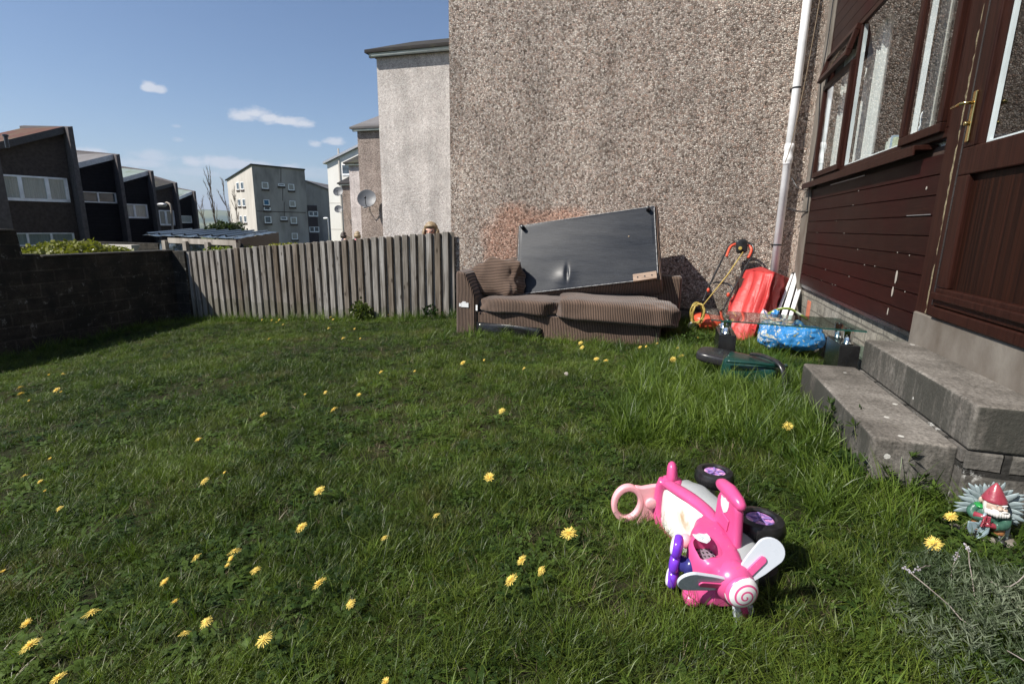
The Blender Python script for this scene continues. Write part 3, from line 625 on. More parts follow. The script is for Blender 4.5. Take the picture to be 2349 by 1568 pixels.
# grey flats and the brown-infilled block behind
a24 = R(24); TT = Vector((math.sin(a24), math.cos(a24), 0)); NN = Vector((math.cos(a24), -math.sin(a24), 0))
def flats():
    p0 = at(*ZC(740, 700), Y=75); p0.z = 0
    f = lambda x, y: atp(*ZC(x, y), p0, NN); gq = lambda x, y: atp(*ZC(x, y), p0, -TT)
    tr = f(1410, 268); tl = f(703, 200); ll = gq(365, 410)
    L = (tr-tl).dot(TT); Wd = (ll-tl).dot(-NN)
    t = thing('grey_flats', 'grey concrete block of flats with sloping top in the middle distance', 'building', (p0.x, p0.y, -8))
    def P(s, n, z): return p0+TT*s-NN*n+Vector((0, 0, z))
    z0, z1 = tl.z, ll.z; q = MB()
    q.hexa([P(0, 0, -9), P(L, 0, -9), P(L, Wd, -9), P(0, Wd, -9)], [P(0, 0, z0), P(L, 0, tr.z), P(L, Wd, z1-1), P(0, Wd, z1)])
    wl = q.build('wall', M['concw'], t); 
    q = MB(); q.hexa([P(-.06, 0, -9), P(0, 0, -9), P(0, Wd, -9), P(-.06, Wd, -9)], [P(-.06, 0, z0), P(0, 0, z0), P(0, Wd, z1), P(-.06, Wd, z1)]); q.build('end_wall', M['conclit'], t)
    q = MB(); q.tube([P(-.2, -.15, z0+.05), P(L, -.15, tr.z+.05)], .14, 6); q.tube([P(-.2, -.15, z0+.05), P(-.2, Wd+.2, z1+.05)], .14, 6); q.build('roof_edge', M['blackp'], t)
    def win(fn, nrm, x0, y0, x1, y1, mt=None, ax=TT, bt=1):
        A = fn(x0, y0); B = fn(x1, y1); zt, zb = A.z, B.z; sa = (A-p0).dot(ax); sb = (B-p0).dot(ax)
        base = p0+nrm*(A-p0).dot(nrm)
        def Q(s, o_, z): v = p0+ax*s+nrm*o_; return Vector((v.x, v.y, z))
        def slab(s0, s1, za, zb_, o0, o1): return MB().hexa([Q(s0, o0, za), Q(s1, o0, za), Q(s1, o1, za), Q(s0, o1, za)], [Q(s0, o0, zb_), Q(s1, o0, zb_), Q(s1, o1, zb_), Q(s0, o1, zb_)])
        s0, s1 = min(sa, sb), max(sa, sb); e = (s1-s0)*.14
        wf = slab(s0, s1, zb, zt, .0, .12).build('window', M['upvc'], t)
        slab(s0+e*.6, s1-e, zb+e*1.0, zt-e*.6, .12, .14).build('pane', mt or M['farglass'], wf)
        slab(s0-.1, s1+.1, zb-.32, zb, .02, .16).build('sill', M['harl'], wf)
    bl = M['blind']
    for r_ in ((825, 430, 918, 525, bl), (1045, 450, 1133, 488, None), (1180, 455, 1265, 545, bl), (848, 665, 932, 745, gm('blue_blind', [(.03, .13, .25)], 3)), (855, 750, 944, 812, None), (1197, 680, 1280, 765, bl), (864, 890, 958, 982, None), (1080, 897, 1168, 940, None), (1213, 900, 1300, 990, bl), (1228, 1115, 1312, 1200, bl)):
        win(f, NN, *r_[:4], r_[4])
    for r_ in ((492, 437, 537, 535), (549, 432, 597, 530), (513, 660, 558, 752), (573, 658, 620, 755), (538, 882, 577, 975), (594, 882, 637, 975)):
        win(gq, -TT, *r_, None, ax=-NN)
    q = MB()
    for (x0, y0, x1, y1) in ((762, 820, 1415, 838), ):
        A = f(x0, y0); B = f(x1, y1); q.tube([A+NN*.02, Vector((B.x, B.y, A.z))+NN*.02], .06, 4)
    for x, ya, yb in ((1085, 240, 430), (1130, 700, 890), (1110, 500, 680)): q.tube([f(x, ya)+NN*.03, f(x, yb)+NN*.03], .05, 4)
    q.build('panel_joint', M['harl'], t)
    # behind: block with brown infill
    p1 = p0+TT*22-NN*4
    g2 = lambda x, y: atp(*ZC(x, y), p1, NN)
    t2 = thing('infill_block', 'block with dark brown window panels between grey flats and white block', 'building', (p1.x, p1.y, -8))
    A = g2(1400, 420); A2 = g2(1575, 470); B = g2(1725, 545); s = lambda v: (v-p1).dot(TT)
    def P2(s_, n, z): return p1+TT*s_-NN*n+Vector((0, 0, z))
    sB = s(B)+6
    q = MB(); q.hexa([P2(s(A), 0, -9), P2(sB, 0, -9), P2(sB, 9, -9), P2(s(A), 9, -9)], [P2(s(A), 0, A.z), P2(sB, 0, B.z-1.6), P2(sB, 9, B.z+1.5), P2(s(A), 9, A.z+.3)]); q.build('wall', M['concw'], t2)
    q = MB(); q.hexa([P2(s(A), -.2, A.z), P2(sB, -.2, B.z-1.6), P2(sB, 9, B.z+1.5), P2(s(A), 9, A.z+.3)], [P2(s(A), -.2, A.z+.25), P2(sB, -.2, B.z-1.35), P2(sB, 9, B.z+1.75), P2(s(A), 9, A.z+.55)]); q.build('roof', M['roofgrey'], t2)
    a_, b_ = g2(1436, 740), g2(1597, 1240)
    dk = MB().hexa([P2(s(a_), -.1, b_.z-3), P2(s(b_), -.1, b_.z-3), P2(s(b_), 0, b_.z-3), P2(s(a_), 0, b_.z-3)], [P2(s(a_), -.1, a_.z), P2(s(b_), -.1, a_.z), P2(s(b_), 0, a_.z), P2(s(a_), 0, a_.z)]).build('infill_panel', gm('oxblood_panel', [(.025, .012, .014)], 3), t2)
    for (x0, y0, x1, y1) in ((1450, 820, 1583, 895), (1462, 1030, 1598, 1105)):
        a_, b_ = g2(x0, y0), g2(x1, y1); sa, sb = s(a_), s(b_)
        wf = MB()
        for u0_, u1_, v0_, v1_ in ((sa, sb, b_.z, b_.z+.22), (sa, sb, a_.z-.1, a_.z), (sa, sa+.15, b_.z, a_.z), (sb-.15, sb, b_.z, a_.z), ((sa+sb)/2-.1, (sa+sb)/2+.1, b_.z, a_.z)):
            wf.hexa([P2(u0_, -.16, v0_), P2(u1_, -.16, v0_), P2(u1_, -.1, v0_), P2(u0_, -.1, v0_)], [P2(u0_, -.16, v1_), P2(u1_, -.16, v1_), P2(u1_, -.1, v1_), P2(u0_, -.1, v1_)])
        wf = wf.build('window', M['upvc'], t2)
        MB().hexa([P2(sa, -.13, b_.z), P2(sb, -.13, b_.z), P2(sb, -.1, b_.z), P2(sa, -.1, b_.z)], [P2(sa, -.13, a_.z), P2(sb, -.13, a_.z), P2(sb, -.1, a_.z), P2(sa, -.1, a_.z)]).build('pane', M['farglass'], wf)
flats()

# sawtooth row of dark houses on the left
a18 = R(18); T1 = Vector((math.sin(a18), math.cos(a18), 0)); N1 = Vector((math.cos(a18), -math.sin(a18), 0))
def saw(i, depth, jt, low, back, finr, label, facade, roofmat, windows, trim):
    jd = Z1(*finr[1]); d = ray(*jd); p0 = EYE+d*(depth/F); p0.z = 0      # fin corner near its foot
    pf = p0-N1*.7                                                        # facade plane set back from the fin
    fp = lambda x, y: atp(*Z1(x, y), pf, N1); fo = lambda x, y: atp(*Z1(x, y), p0, N1)
    J = fp(*jt); Lw = fp(*low); s = lambda v: (v-pf).dot(T1); a = (J.z-Lw.z)/(s(J)-s(Lw))
    # the roof rises towards the back as well
    q = atp(*Z1(*back), J, T1); mback = (q-J).dot(-N1); bsl = (q.z-J.z)/max(.5, mback); bsl = max(.05, min(.6, bsl))
    wdt = 4.2 if i else 6; dep = 6.2
    sJ = s(J); ft = s(fo(*finr[1]))
    def P(s_, m_, z): return pf+T1*s_-N1*m_+Vector((0, 0, z))
    zr = lambda s_, m_: J.z+a*(s_-sJ)+bsl*m_
    t = thing('dark_terraced_house', label, 'house', (p0.x, p0.y, -4), 'row of dark houses with sawtooth roofs')
    B = MB(); s0, s1 = sJ-wdt, sJ
    B.hexa([P(s0, 0, -6), P(s1, 0, -6), P(s1, dep, -6), P(s0, dep, -6)], [P(s0, 0, zr(s0, 0)), P(s1, 0, zr(s1, 0)), P(s1, dep, zr(s1, dep)), P(s0, dep, zr(s0, dep))]); B.build('wall', facade, t)
    s2 = ft; s1r = max(s2, s1+.2)
    rf = MB(); th = .12
    rf.hexa([P(s0-.1, -.25, zr(s0-.1, -.25)), P(s1+.02, -.25, zr(s1+.02, -.25)), P(s1+.02, dep, zr(s1+.02, dep)), P(s0-.1, dep, zr(s0-.1, dep))],
            [P(s0-.1, -.25, zr(s0-.1, -.25)+th), P(s1+.02, -.25, zr(s1+.02, -.25)+th), P(s1+.02, dep, zr(s1+.02, dep)+th), P(s0-.1, dep, zr(s0-.1, dep)+th)]); ro = rf.build('roof', roofmat, t)
    f_ = MB(); f_.hexa([P(s0-.1, -.33, zr(s0-.1, -.3)-.16), P(s1, -.33, zr(s1, -.3)-.16), P(s1, -.255, zr(s1, -.3)-.16), P(s0-.1, -.255, zr(s0-.1, -.3)-.16)],
                       [P(s0-.1, -.33, zr(s0-.1, -.3)+.13), P(s1, -.33, zr(s1, -.3)+.13), P(s1, -.255, zr(s1, -.3)+.13), P(s0-.1, -.255, zr(s0-.1, -.3)+.13)]); f_.build('fascia', trim, ro)
    fi = MB(); zt = zr(s1, 0)+.05
    fi.hexa([P(s1+.02, -.7, -6), P(s1r, -.7, -6), P(s1r, dep, -6), P(s1+.02, dep, -6)], [P(s1+.02, -.7, zt), P(s1r, -.7, zt+.06), P(s1r, dep, zr(s1, dep)+.3), P(s1+.02, dep, zr(s1, dep)+.25)]); fi.build('party_wall', M['harl2'], t)
    for (x0, y0, x1, y1, panes, kind) in windows:
        A = fp(x0, y0); Bq = fp(x1, y1); sa, sb, zt_, zb = s(A), s(Bq), A.z, Bq.z
        def slab(u0_, u1_, v0_, v1_, o0, o1, mb): mb.hexa([P(u0_, o0, v0_), P(u1_, o0, v0_), P(u1_, o1, v0_), P(u0_, o1, v0_)], [P(u0_, o0, v1_), P(u1_, o0, v1_), P(u1_, o1, v1_), P(u0_, o1, v1_)])
        hh = zt_-zb; e = hh*.07; w_ = MB()
        for u in ((sa, sb, zb, zb+e*1.6), (sa, sb, zt_-e, zt_), (sa, sa+e, zb, zt_), (sb-e*1.6, sb, zb, zt_)): slab(*u, -.08, 0, w_)
        for p_ in panes: c_ = sa+(sb-sa)*p_; slab(c_-e*.9, c_+e*.9, zb, zt_, -.085, 0, w_)
        wf = w_.build('window', M['upvc'], t)
        pn = MB(); slab(sa, sb, zb, zt_, -.03, -.01, pn); pn.build('pane', M['glass'], wf)
        cu = MB()
        if kind == 'c':
            cu.grid(lambda u, v: P(sa+(sb-sa)*u, -.006+.004*math.sin(u*90), zb+(zt_-zb)*v), 80, 2); cu.build('curtain', M['curtaingrey'], wf, fixn=False)
        else:
            slab(sa, sb, zb, zt_, -.008, -.002, cu); cu.build('curtain', M['farglass'], wf)
    return t
saw(0, 24, (485, 135), (5, 250), (0, 150), ((568, 110), (680, 980)), 'nearest dark house with a red tiled roof and large white window', M['harl'], M['roofred'],
    [(-60, 478, 550, 705, (.33, .70), 'c'), (-60, 943, 590, 1040, (.4, .7), 'c')], M['blackp'])
saw(1, 31, (870, 345), (600, 410), (590, 330), ((945, 305), (1025, 980)), 'second dark house from the left, black boards around a narrow white window', M['blkclad'], M['roofgrey'],
    [(560, 613, 915, 712, (.57,), 'g')], M['steel'])
saw(2, 38, (1145, 470), (972, 518), (965, 450), ((1195, 440), (1255, 960)), 'third dark house from the left with a pale green roof', M['blkclad'], M['roofgreen'],
    [(930, 712, 1162, 830, (.52,), 'c')], M['steel'])
saw(3, 45, (1340, 560), (1213, 592), (1205, 522), ((1385, 520), (1420, 935)), 'fourth dark house from the left, brown roof and tall white window', M['harl'], M['roofdark'],
    [(1235, 763, 1372, 885, (.45,), 'c')], M['blackp'])
saw(4, 52, (1490, 625), (1395, 665), (1390, 608), ((1520, 608), (1552, 920)), 'farthest and smallest of the dark sawtooth houses', M['blkclad'], M['roofgreen'],
    [(1413, 808, 1503, 865, (), 'c')], M['upvc'])
# party wall of the next house, cut by the left edge of the view
p = at(*Z1(115, 960), X=-20.2); q = at(*Z1(5, 245), X=-20.2)
t = thing('dark_terraced_house', 'rough grey end wall cut off by the left picture edge, beside the nearest window', 'house', (p.x, p.y, -4), 'row of dark houses with sawtooth roofs')
MB().box(p.x-5, p.x, p.y-.9, p.y, -6, q.z).build('party_wall', M['harl2'], t)
# roof vent on the red roof
t = at(*Z1(38, 160), Y=13.5)
o = MB().lathe([(.06, -.5), (.06, -.12), (.09, -.12), (.09, -.06), (.03, -.04)], 12, Mx=Matrix.Translation(t)).build('roof_vent', M['blackp']); tag(o, 'small black vent pipe on the red tiled roof', 'vent')

# ------------------------------------------------------------------ satellite dishes, lamps
def dish(px, py, Y, rad, label, wallx, side=1):
    c = at(px, py, Y=Y); t = thing('satellite_dish', label, 'satellite dish', (c.x, c.y, c.z), 'satellite dishes on the row of houses')
    nrm = Vector((.30, -.85, .38)).normalized(); xx = nrm.cross(Vector((0, 0, 1))).normalized(); yy = nrm.cross(xx)
    Mx = frameM(c, xx, yy, nrm)
    prof = [(rad*k/8, rad*.22*(k/8)**2) for k in range(1, 9)]+[(rad*1.02, rad*.225)]+[(rad*k/8, rad*.22*(k/8)**2-.02) for k in range(8, 0, -1)]
    MB().lathe(prof, 28, Mx).build('reflector', gm('grey_dish', [(.085, .09, .10), (.13, .135, .145)], 3, rough=.5), t, smooth=True)
    MB().tube([c-yy*-rad*.95+nrm*.02, c-yy*-rad*.7+nrm*rad*.5, c+nrm*rad*.85-yy*-rad*.25], rad*.04, 6).build('feed_arm', M['blackp'], t)
    MB().ell(c+nrm*rad*.85-yy*-rad*.2, (rad*.12,)*3, nu=10, nv=6).build('receiver', M['blackp'], t, smooth=True)
    w_ = Vector((wallx, c.y+.35, c.z-rad*.9))
    MB().tube([c-nrm*.05, c-nrm*.15+Vector((0, 0, -rad*.4)), w_+Vector((0, -.25, 0)), w_, w_+Vector((0, 0, rad*.5))], rad*.05, 6).build('bracket', M['steel'], t)
dish(842, 457, 20.55, .40, 'largest grey satellite dish, on the brown house beside the pale wall', -13.2)
dish(776, 440, 32.4, .33, 'upper of the two small satellite dishes before the white block', -22.4)
dish(776.5, 480, 32.4, .27, 'lower of the two small satellite dishes before the white block', -22.6)
def lamp(pb, pt, ph, Yd, label, arc):
    b_ = at(*pb, Y=Yd); tp = at(*pt, Y=Yd); hd = at(*ph, Y=Yd); t = thing('street_lamp', label, 'street lamp', (b_.x, b_.y, -4), 'street lamps beyond the fence')
    if arc: pts = [(b_.x, Yd, -5)]+catmull([(b_.x, Yd, b_.z), (tp.x, Yd, tp.z), (tp.x-.25, Yd, tp.z+.3), (hd.x+.35, Yd, hd.z+.12)], 5)
    else: pts = [(b_.x, Yd, -5), (tp.x, Yd, tp.z), (hd.x+.2, Yd, hd.z+.05)]
    MB().tube(pts, .06 if arc else .07, 8).build('pole', M['stain_post'] if arc else M['steel'], t, smooth=True)
    MB().ell((hd.x, Yd, hd.z), (.36, .16, .12), e=.8).build('lamp_head', M['steel'] if arc else M['upvc'], t, smooth=True)
    MB().ell((hd.x, Yd, hd.z-.06), (.31, .13, .09), e=.8).build('lamp_glass', M['upvc'], t, smooth=True)
lamp(Z1(1352, 925), Z1(1340, 745), Z1(1268, 722), 27, 'street lamp with curved arm in front of the fourth dark house', True)
lamp(ZC(1732, 1190), ZC(1718, 930), ZC(1688, 915), 60, 'distant straight street lamp beside the tall white block', False)

# ------------------------------------------------------------------ fence, walls, sheds
def fence():
    t = thing('board_fence', 'weathered grey fence of upright boards between block wall and pebbledash gable', 'fence', (-5.9, 7.5, -.5))
    x = -8.52; pitch = .1385; proto = None; i = 0; rr = random.Random(11)
    ztop = lambda x_: 1.005+(x_+3.25)*.0872
    while x < -3.36:
        for back in (0, 1):
            xx = x+(pitch/2 if back else 0); w_ = (.088 if not back else .10)+rr.uniform(-.004, .004); zt = ztop(xx)+rr.uniform(-.008, .008)-(.012 if back else 0); zb = gz(xx, 7.4, False)-.08+rr.uniform(-.02, .05)
            y0 = 7.445 if not back else 7.4905; dt = .044 if not back else .018; tl = rr.uniform(-.006, .006)
            q = MB(); q.hexa([(xx+tl, y0, zb), (xx+tl+w_, y0+rr.uniform(-.004, .004), zb), (xx+tl+w_, y0+dt, zb), (xx+tl, y0+dt, zb)], [(xx, y0, zt), (xx+w_, y0+rr.uniform(-.003, .003), zt-.002), (xx+w_, y0+dt, zt-.002), (xx, y0+dt, zt)])
            q.build('board', M['fence'], t, bevel=.003, seg=1)
        x += pitch+rr.uniform(-.002, .002)
    for zz in (.18, .85):
        q = MB(); q.hexa([(-8.5, 7.512, gz(-8.5, 7.4, False)+zz), (-3.32, 7.512, gz(-3.32, 7.4, False)+zz), (-3.32, 7.548, gz(-3.32, 7.4, False)+zz), (-8.5, 7.548, gz(-8.5, 7.4, False)+zz)],
                         [(-8.5, 7.512, gz(-8.5, 7.4, False)+zz+.07), (-3.32, 7.512, gz(-3.32, 7.4, False)+zz+.07), (-3.32, 7.548, gz(-3.32, 7.4, False)+zz+.07), (-8.5, 7.548, gz(-8.5, 7.4, False)+zz+.07)]); q.build('rail', M['stain_post'], t)
    for xx in (-8.45, -6.9, -5.1, -3.32):
        MB().box(xx-.04, xx+.04, 7.552, 7.62, gz(xx, 7.4, False)-.3, ztop(xx)-.05).build('post', M['stain_post'], t)
fence()
def leftwall():
    t = thing('block_wall', 'dark stained concrete block garden wall in shadow on the left', 'wall', (-8.85, 5, -1))
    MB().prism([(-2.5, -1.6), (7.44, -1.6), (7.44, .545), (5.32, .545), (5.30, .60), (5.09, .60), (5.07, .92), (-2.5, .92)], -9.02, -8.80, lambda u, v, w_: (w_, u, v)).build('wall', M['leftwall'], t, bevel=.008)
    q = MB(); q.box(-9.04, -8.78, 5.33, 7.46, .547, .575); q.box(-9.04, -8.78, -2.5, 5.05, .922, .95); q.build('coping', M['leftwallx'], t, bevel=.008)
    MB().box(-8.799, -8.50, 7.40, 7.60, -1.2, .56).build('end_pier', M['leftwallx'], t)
leftwall()

# beyond the left wall
leafball('hedge', (-10.9, 7.0, .40), (1.15, 1.5, .31), 9000, .07, leafm('yellow_green_hedge', (.09, .10, .018), (.25, .25, .045), scale=3), 'rounded yellow-green clipped hedge behind the block wall', 'hedge', seed=5)
leafball('shrub', (-11.3, 11.3, .30), (.9, .7, .22), 2200, .07, leafm('green_shrub', (.10, .13, .03), (.2, .24, .05), scale=3), 'low green shrub between hedge and timber shed', 'shrub', seed=6)
leafball('shrub', (-10.2, 12.2, .42), (.8, .6, .13), 1500, .06, leafm('yellow_shrub', (.2, .2, .03), (.36, .34, .06), scale=3), 'low yellow-green shrub in front of the tarpaulin shed', 'shrub', seed=7)
a = at(268/1.0, 556, Y=13); 
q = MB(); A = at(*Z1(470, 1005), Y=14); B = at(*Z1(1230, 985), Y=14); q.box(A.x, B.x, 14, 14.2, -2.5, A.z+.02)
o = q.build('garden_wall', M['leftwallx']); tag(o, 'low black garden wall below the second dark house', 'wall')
q = MB(); A = at(*Z1(560, 1030), Y=12.6); B = at(*Z1(1030, 1062), Y=12.6); q.hexa([(A.x, 12.6, A.z-.25), (B.x, 12.6, A.z-.25), (B.x, 12.72, A.z-.25), (A.x, 12.72, A.z-.25)], [(A.x, 12.6, A.z), (B.x, 12.6, B.z+.1), (B.x, 12.9, B.z+.1), (A.x, 12.9, A.z)])
o = q.build('kerb_wall', M['conclit']); tag(o, 'pale low garden kerb behind the yellow hedge', 'kerb')
ZE = zd(550, 880, .2554)
def canopy():
    t = thing('timber_shed', 'low timber shed with flapping dark tarpaulin roof behind the fence', 'shed', (-9, 14, -2))
    zf = .66; fl = at(*ZE(80, 248), Z=zf); fr = at(*ZE(1575, 298), Z=zf); br = at(*ZE(2210, 195), Z=zf); bl = at(*ZE(780, 160), Z=zf)
    def surf(u, v):
        p = fl.lerp(fr, u).lerp(bl.lerp(br, u), v); p.z += .035*noise.noise(Vector((u*9, v*5, 0)))+.02*math.sin(v*30+u*4)*.5+.012; return p
    MB().grid(surf, 60, 24).build('tarpaulin', M['tarp'], t, smooth=True, solid=.01, fixn=False)
    q = MB()
    for i in range(7):
        u = (i+.4)/7.2; a_ = fl.lerp(fr, u); b_ = bl.lerp(br, u); q.tube([a_+Vector((0, 0, .07)), b_+Vector((0, 0, .07))], .035, 4)
    q.build('batten', M['blackp'], t)
    q = MB(); off = Vector((0, 0, -.07)); dv = (fr-fl).normalized(); pv = Vector((-dv.y, dv.x, 0))
    a_ = fl.lerp(fr, .28); q.hexa([a_+Vector((0, 0, -.17)), fr+Vector((0, 0, -.17)), fr+pv*.06+Vector((0, 0, -.17)), a_+pv*.06+Vector((0, 0, -.17))], [a_+Vector((0, 0, -.03)), fr+Vector((0, 0, -.03)), fr+pv*.06+Vector((0, 0, -.03)), a_+pv*.06+Vector((0, 0, -.03))]); q.build('beam', M['stain_post'], t)
    for x in (465, 805, 1150, 1568):
        u = (x-80)/1495; p_ = fl.lerp(fr, u*.985+.005)-pv*.03; MB().box(p_.x-.06, p_.x+.06, p_.y-.06, p_.y+.06, -2.5, zf-.1).build('post', M['stain_post'], t)
    def hang(u, v):
        p = (fl.lerp(fr, .12+.87*u)+pv*.15).copy(); p.z = zf-.12-v*(.38+.1*noise.noise(Vector((u*7, 0, 0)))); p += pv*(.07*noise.noise(Vector((u*12, v*2, 4)))); return p
    MB().grid(hang, 60, 8).build('tarpaulin_skirt', M['tarp'], t, smooth=True, solid=.01, fixn=False)
    q = MB(); e = (br-fr).normalized(); w_ = Vector((-e.y, e.x, 0))*.06
    q.hexa([Vector((fr.x, fr.y, -2.5)), Vector((br.x, br.y, -2.5)), Vector((br.x, br.y, -2.5))+w_, Vector((fr.x, fr.y, -2.5))+w_], [fr, br, br+w_, fr+w_]); q.build('side_wall', M['darkwood'], t)
    q = MB(); a_ = fl.lerp(fr, .45)+pv*1.2; b_ = fr+pv*1.2; q.hexa([Vector((a_.x, a_.y, -2.5)), Vector((b_.x, b_.y, -2.5)), Vector((b_.x, b_.y+.1, -2.5)), Vector((a_.x, a_.y+.1, -2.5))], [Vector((a_.x, a_.y, .35)), Vector((b_.x, b_.y, .35)), Vector((b_.x, b_.y+.1, .35)), Vector((a_.x, a_.y+.1, .35))]); q.build('back_wall', M['conclit'], t)
canopy()
def twig_tree(name, px, ybot, ytop, Y, label, seed, spread=.35, group='bare trees in front of the flats'):
    rr = random.Random(seed); A = at(px, ybot, Y=Y); T = at(px, ytop, Y=Y); H = T.z-A.z
    t = thing(name, label, 'tree', (A.x, A.y, A.z-1.5), group); q = MB(); tw = MB()
    def br(mb, p, d, L, r, lev):
        pts = [p]; n = 5
        for k_ in range(n): d = (d+Vector((rr.gauss(0, .05), rr.gauss(0, .05), rr.gauss(.10, .05)))).normalized(); pts.append(pts[-1]+d*L/n)
        mb.tube(pts, [r*(1-.75*k_/n) for k_ in range(n+1)], 5)
        if lev < 3:
            for k_ in range(1, n+1):
                for _ in range(3 if lev < 2 else 1):
                    dd = (d+Vector((rr.gauss(0, spread), rr.gauss(0, spread), rr.gauss(.2, .3)))).normalized(); br(tw, pts[k_], dd, L*rr.uniform(.16, .30), r*.5, lev+1)
    br(q, Vector((A.x, A.y, A.z-1.5)), Vector((rr.uniform(-.04, .04), 0, 1)), H+1.5, .032*H/2.5+.012, 0)
    bark = gm('bare_bark', [(.10, .075, .055), (.16, .12, .09)], 8); q.build('trunk', bark, t); tw.build('branches', bark, t)
twig_tree('bare_tree', 502, 530, 434, 31, 'tallest bare upright tree left of the grey flats', 3, .22)
twig_tree('bare_tree', 535, 530, 446, 32, 'bare upright tree standing close to the corner of the flats', 5, .22)
twig_tree('bare_tree', 550, 530, 462, 33, 'shorter bare tree overlapping the pale end of the flats', 9, .28)
twig_tree('bare_tree', 478, 532, 480, 30, 'lowest bare sapling over the distant hills', 12, .5)
c = at(520, 523, Y=29); leafball('evergreen_bush', (c.x, c.y, c.z-.25), (1.75, 1.3, .75), 5200, .14, leafm('bush_leaf', (.025, .04, .012), (.07, .10, .03), scale=2), 'round dark evergreen bush under the bare trees', 'bush', seed=12)

# ------------------------------------------------------------------ steps
def steps():
    t = thing('concrete_steps', 'two weathered concrete steps leading up to the brown door', 'steps', (1.15, 3, 0))
    def slab(x0, x1, y0, y1, z0, z1, nm):
        bm = MB(); n = 26
        rr = random.Random(int(z1*100)); 
        bm.box(x0, x1, y0, y1, z0, z1); return bm.build(nm, M['conc'], t, bevel=.016, seg=3, smooth=True)
    slab(.862, 1.165, 2.40, 3.69, .035, .258, 'lower_step')
    slab(1.165, 1.43, 2.35, 3.63, .261, .452, 'upper_step')
    q = MB(); q.box(.885, 1.155, 2.42, 3.67, -.25, .033); q.box(1.16, 1.44, 2.37, 3.61, -.2, .259); q.build('block_base', M['stepblk'], t)
    MB().box(1.168, 1.43, 2.352, 2.372, -.2, .259).build('end_block', M['stepblkx'], t, bevel=.01)
    MB().box(1.36, 1.75, -1.5, 2.345, -.4, .445).build('side_wall', M['stepblk'], t, bevel=.012)
steps()

# ------------------------------------------------------------------ sofa
def cushion(c, size, Mx=None, e=.45, amp=.012, seed=0, nu=64, nv=36, fs=3.0, sag=0):
    hx, hy, hz = size[0]/2, size[1]/2, size[2]/2
    def f(p):
        n = noise.noise(Vector((p.x*fs+seed, p.y*fs, p.z*fs)))*amp+noise.noise(Vector((p.x*fs*3+seed, p.y*fs*3, p.z*fs*3)))*amp*.5
        p = p*(1+n/max(.1, min(hx, hy, hz))); p.z -= sag*max(0, 1-(p.x/hx)**2)*(1 if p.z > 0 else 0); return p
    return MB().ell(c, (hx, hy, hz), Mx, nu, nv, e, f)
Z3 = zm(1750, 780, .4257)
def sofa():
    gx = -.2; t = thing('sofa', 'dumped brown striped corduroy sofa against the pebbledash wall', 'sofa', (-1.3, 6.4, gx))
    MB().prism([(-2.548, gx-.05), (-2.285, gx-.05), (-2.285, .22), (-2.33, .33), (-2.43, .53), (-2.545, .55)], 5.95, 6.93, lambda u, v, w_: (u, w_, v)).build('armrest', M['cordx'], t, bevel=.03, seg=3, smooth=True)
    MB().box(-2.28, -.075, 5.99, 6.9, gx-.06, .05).build('base', M['cordx'], t, bevel=.012)
    q = MB(); q.grid(lambda u, v: (-2.275+u*.83, 5.972-.012*math.sin(u*7+v*3), gx-.03+v*(.155-.02*u)), 16, 3); q.build('dust_cover', M['blackgloss'], t, smooth=True, solid=.004, fixn=False)
    MB().box(-2.28, .13, 6.74, 6.95, gx, .52).build('backrest', M['cordx'], t, bevel=.04, seg=3, smooth=True)
    cushion((-1.745, 6.32, .145), (1.10, .78, .185), e=.32, amp=.016, seed=3).build('seat_cushion', M['cordx'], t, smooth=True)
    cushion((-.60, 6.30, .145), (1.36, .84, .25), Matrix.Rotation(R(1.5), 4, 'Y'), e=.33, amp=.018, seed=8).build('seat_cushion', M['cordx'], t, smooth=True)
    cushion((-2.13, 6.40, .435), (.60, .26, .46), Matrix.Rotation(R(9), 4, 'Y') @ Matrix.Rotation(R(-24), 4, 'X'), e=.42, amp=.045, seed=5, fs=4.5).build('back_cushion', M['cordz'], t, smooth=True)
    q = MB(); q.box(-2.47, -2.375, 5.942, 5.95, .105, .16); q.box(-2.455, -2.41, 5.941, 5.949, .16, .175); q.box(-2.50, -2.475, 5.943, 5.951, .11, .15); q.build('label_tag', M['upvc'], t)
    q = MB(); q.box(-2.283, -2.26, 5.955, 5.96, .07, .14); q.build('label_tag', M['upvc'], t)
sofa()
